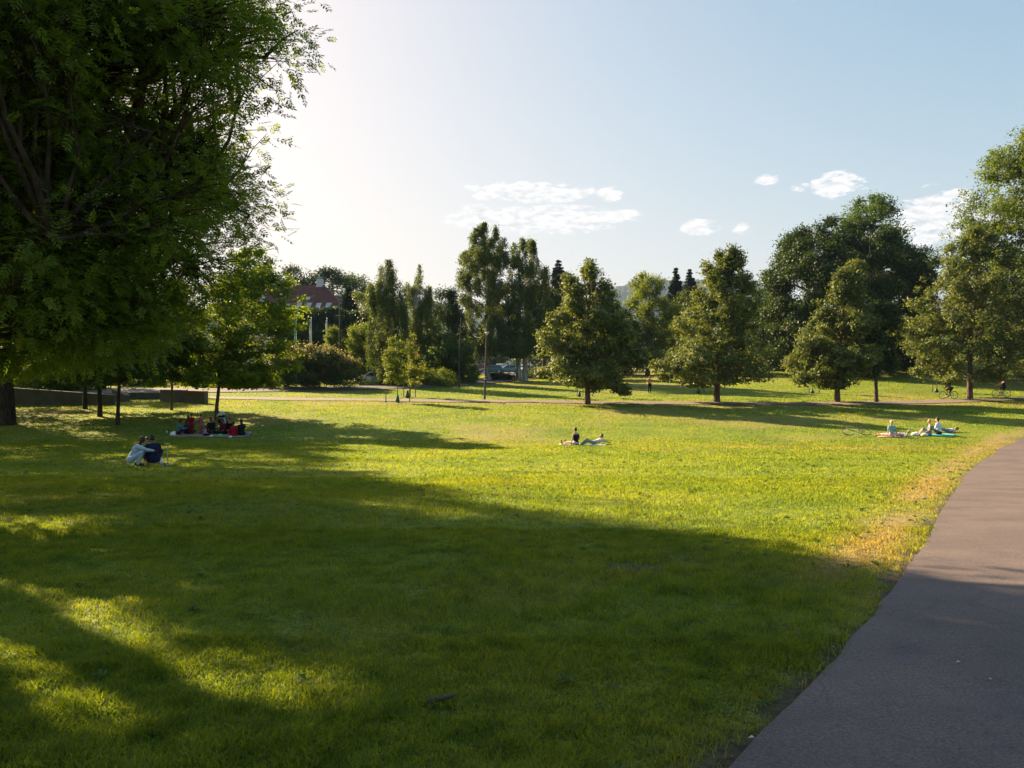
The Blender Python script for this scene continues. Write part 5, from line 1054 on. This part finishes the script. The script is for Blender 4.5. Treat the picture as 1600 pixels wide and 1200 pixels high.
# ---------------------------------------------------------------- cars
def car(loc, rz, label, col, van=False, group='cars parked beyond the birches', small=True):
    e = empty('parked_car', loc, rz, label, 'car', group); L2 = 2.05; W2 = .86; rh = 1.62 if van else 1.46
    paint = mat('paint_%d_%d_%d' % tuple(int(c*99) for c in col), col, .28, .15, vary=.02, spec=.7); gl = mat('glass_dark', (.04, .05, .06), .08, spec=.8)
    # lower body: loft of cross sections along x
    st = [(-2.08, .62, .36, .60), (-2.0, .78, .26, .80), (-1.5, .85, .22, .92), (-.6, .87, .2, .95), (.6, .87, .2, .95), (1.15, .86, .2, .93), (1.7, .82, .22, .82), (2.0, .74, .27, .68), (2.1, .6, .36, .56)]
    V = []; k = 10
    for x, w, zl, zu in st:
        pr = [(-w*.9, zl), (-w, zl+.12), (-w, zl+(zu-zl)*.6), (-w*.95, zu-.04), (-w*.8, zu), (w*.8, zu), (w*.95, zu-.04), (w, zl+(zu-zl)*.6), (w, zl+.12), (w*.9, zl)]
        V += [(x, a, c) for a, c in pr]
    Fq = [[i*k+j, i*k+(j+1) % k, (i+1)*k+(j+1) % k, (i+1)*k+j] for i in range(len(st)-1) for j in range(k)]; n = len(st)
    me = bpy.data.meshes.new('body'); me.from_pydata(V, [], Fq+[list(range(k)), [(n-1)*k+j for j in range(k)][::-1]]); me.update()
    cab = [(-1.85, .92, .80), (-1.55 if not van else -1.8, rh-.12, .66), (-1.2, rh, .60), (.25, rh, .60), (.45, rh-.06, .62), (1.2, .92, .78)]
    bm = bmesh.new(); bm.from_mesh(me)
    top = [(x, z, w) for x, z, w in cab]; lv = [bm.verts.new((x, -w, z)) for x, z, w in top]; rv = [bm.verts.new((x, w, z)) for x, z, w in top]
    for i in range(len(top)-1): bm.faces.new((lv[i], lv[i+1], rv[i+1], rv[i]))
    bm.faces.new(lv); bm.faces.new(rv[::-1]); bmesh.ops.recalc_face_normals(bm, faces=bm.faces)
    for f in bm.faces: f.smooth = False
    bm.to_mesh(me); bm.free(); bd = link('body', me, paint, e); md = bd.modifiers.new('b', 'BEVEL'); md.width = .035; md.segments = 2; md.limit_method = 'ANGLE'
    def quadm(nm, pts, m, par, th=.012):
        n = (Vector(pts[1])-Vector(pts[0])).cross(Vector(pts[2])-Vector(pts[1])).normalized()
        return prism(nm, [Vector(p)+n*.004 for p in pts]+[Vector(p)+n*(.004+th) for p in pts], m, par, 0)
    zb = 1.0; f_ = lambda a, b_, t: tuple(a[i]+(b_[i]-a[i])*t for i in range(3))
    A = (1.2, .92, .78); B_2 = (.45, rh-.06, .62)
    def pt(a, b_, t, s_): x = a[0]+(b_[0]-a[0])*t; z = a[1]+(b_[1]-a[1])*t; w = a[2]+(b_[2]-a[2])*t; return (x, s_*(w-.05), z)
    quadm('windscreen', [pt(A, B_2, .12, -1), pt(A, B_2, .12, 1), pt(A, B_2, .92, 1), pt(A, B_2, .92, -1)], gl, e)
    A2 = (-1.85, .92, .80); B2 = (-1.55 if not van else -1.8, rh-.12, .66)
    quadm('rear_window', [pt(A2, B2, .15, 1), pt(A2, B2, .15, -1), pt(A2, B2, .9, -1), pt(A2, B2, .9, 1)], gl, e)
    for s_ in (-1, 1):
        for xa, xb, xc, xd in ((.98, .02, .02, .42), (-.06, -1.0, -1.0, -.06), (-1.08, -1.62, -1.42, -1.08)):
            pts = [(xa, s_*.785, .98), (xb, s_*.785, .98), (xc, s_*.64, rh-.12), (xd, s_*.64, rh-.12)]
            if s_ > 0: pts = pts[::-1]
            n = (Vector(pts[1])-Vector(pts[0])).cross(Vector(pts[2])-Vector(pts[1])).normalized()
            if n.y*s_ < 0: pts = pts[::-1]
            quadm('side_window', pts, gl, e)
        lt = blob('headlight', [ellip((2.0, s_*.58, .64), (.09, .15, .07))], mat('lens', (.7, .7, .7), .1, spec=.8), e, .02)
        blob('tail_light', [ellip((-2.0, s_*.64, .72), (.06, .12, .09))], mat('lens_red', (.35, .02, .02), .2), e, .02)
        for x in (1.3, -1.28):
            y = s_*.80; t = Tubes(); t.add([(x, y-.09, .31), (x, y-.085, .31), (x, y+.085, .31), (x, y+.09, .31)], [.24, .31, .31, .24], 24); w = link('wheel', t.mesh('wheel'), mat('rubber_black', (.02, .02, .02), .6), e)
            t = Tubes(); t.add([(x, y-.10, .31), (x, y-.095, .31), (x, y+.095, .31), (x, y+.10, .31)], [.02, .2, .2, .02], 16); link('rim', t.mesh('rim'), mat('aluminium', (.62, .62, .62), .35, .7), w)
    quadm('number_plate', [(2.09, -.26, .40), (2.09, .26, .40), (2.09, .26, .51), (2.09, -.26, .51)], mat('plate', (.65, .65, .62), .5), e)
    return e
b = GP(574, 604); b.y += 3; b.z = float(H(b.x, b.y))+.09; car(b, R(205), 'silver hatchback parked at the blossom bush on the upper road', (.34, .36, .39), group=None)
cs = [(733, 140, 20, (.05, .05, .06), 'dark car seen low between trunks at the left of the parking'), (742, 146, 200, (.35, .03, .03), 'red car partly hidden behind the thin birch trunk'), (769, 138, 175, (.06, .15, .18), 'blue green car right of the leaning lamp post'), (781, 158, 260, (.62, .62, .64), 'white car deep behind the tallest birch'),
      (795, 140, 190, (.12, .22, .22), 'grey green car left of the airy birch trunk'), (811, 168, 265, (.6, .6, .62), 'white car at the back row of the parking'), (819, 142, 255, (.68, .68, .70), 'front white car in the open gap of the parking'), (828, 156, 250, (.60, .61, .64), 'pale car just behind the front white car'),
      (832, 144, 245, (.06, .07, .09), 'dark car right of the front white car'), (841, 170, 240, (.5, .5, .52), 'silver car at the right end of the parking')]
for px, Yd, a, c, lb in cs:
    b = P(px, Yd); b.z += .13; car(b, R(a), lb, c)
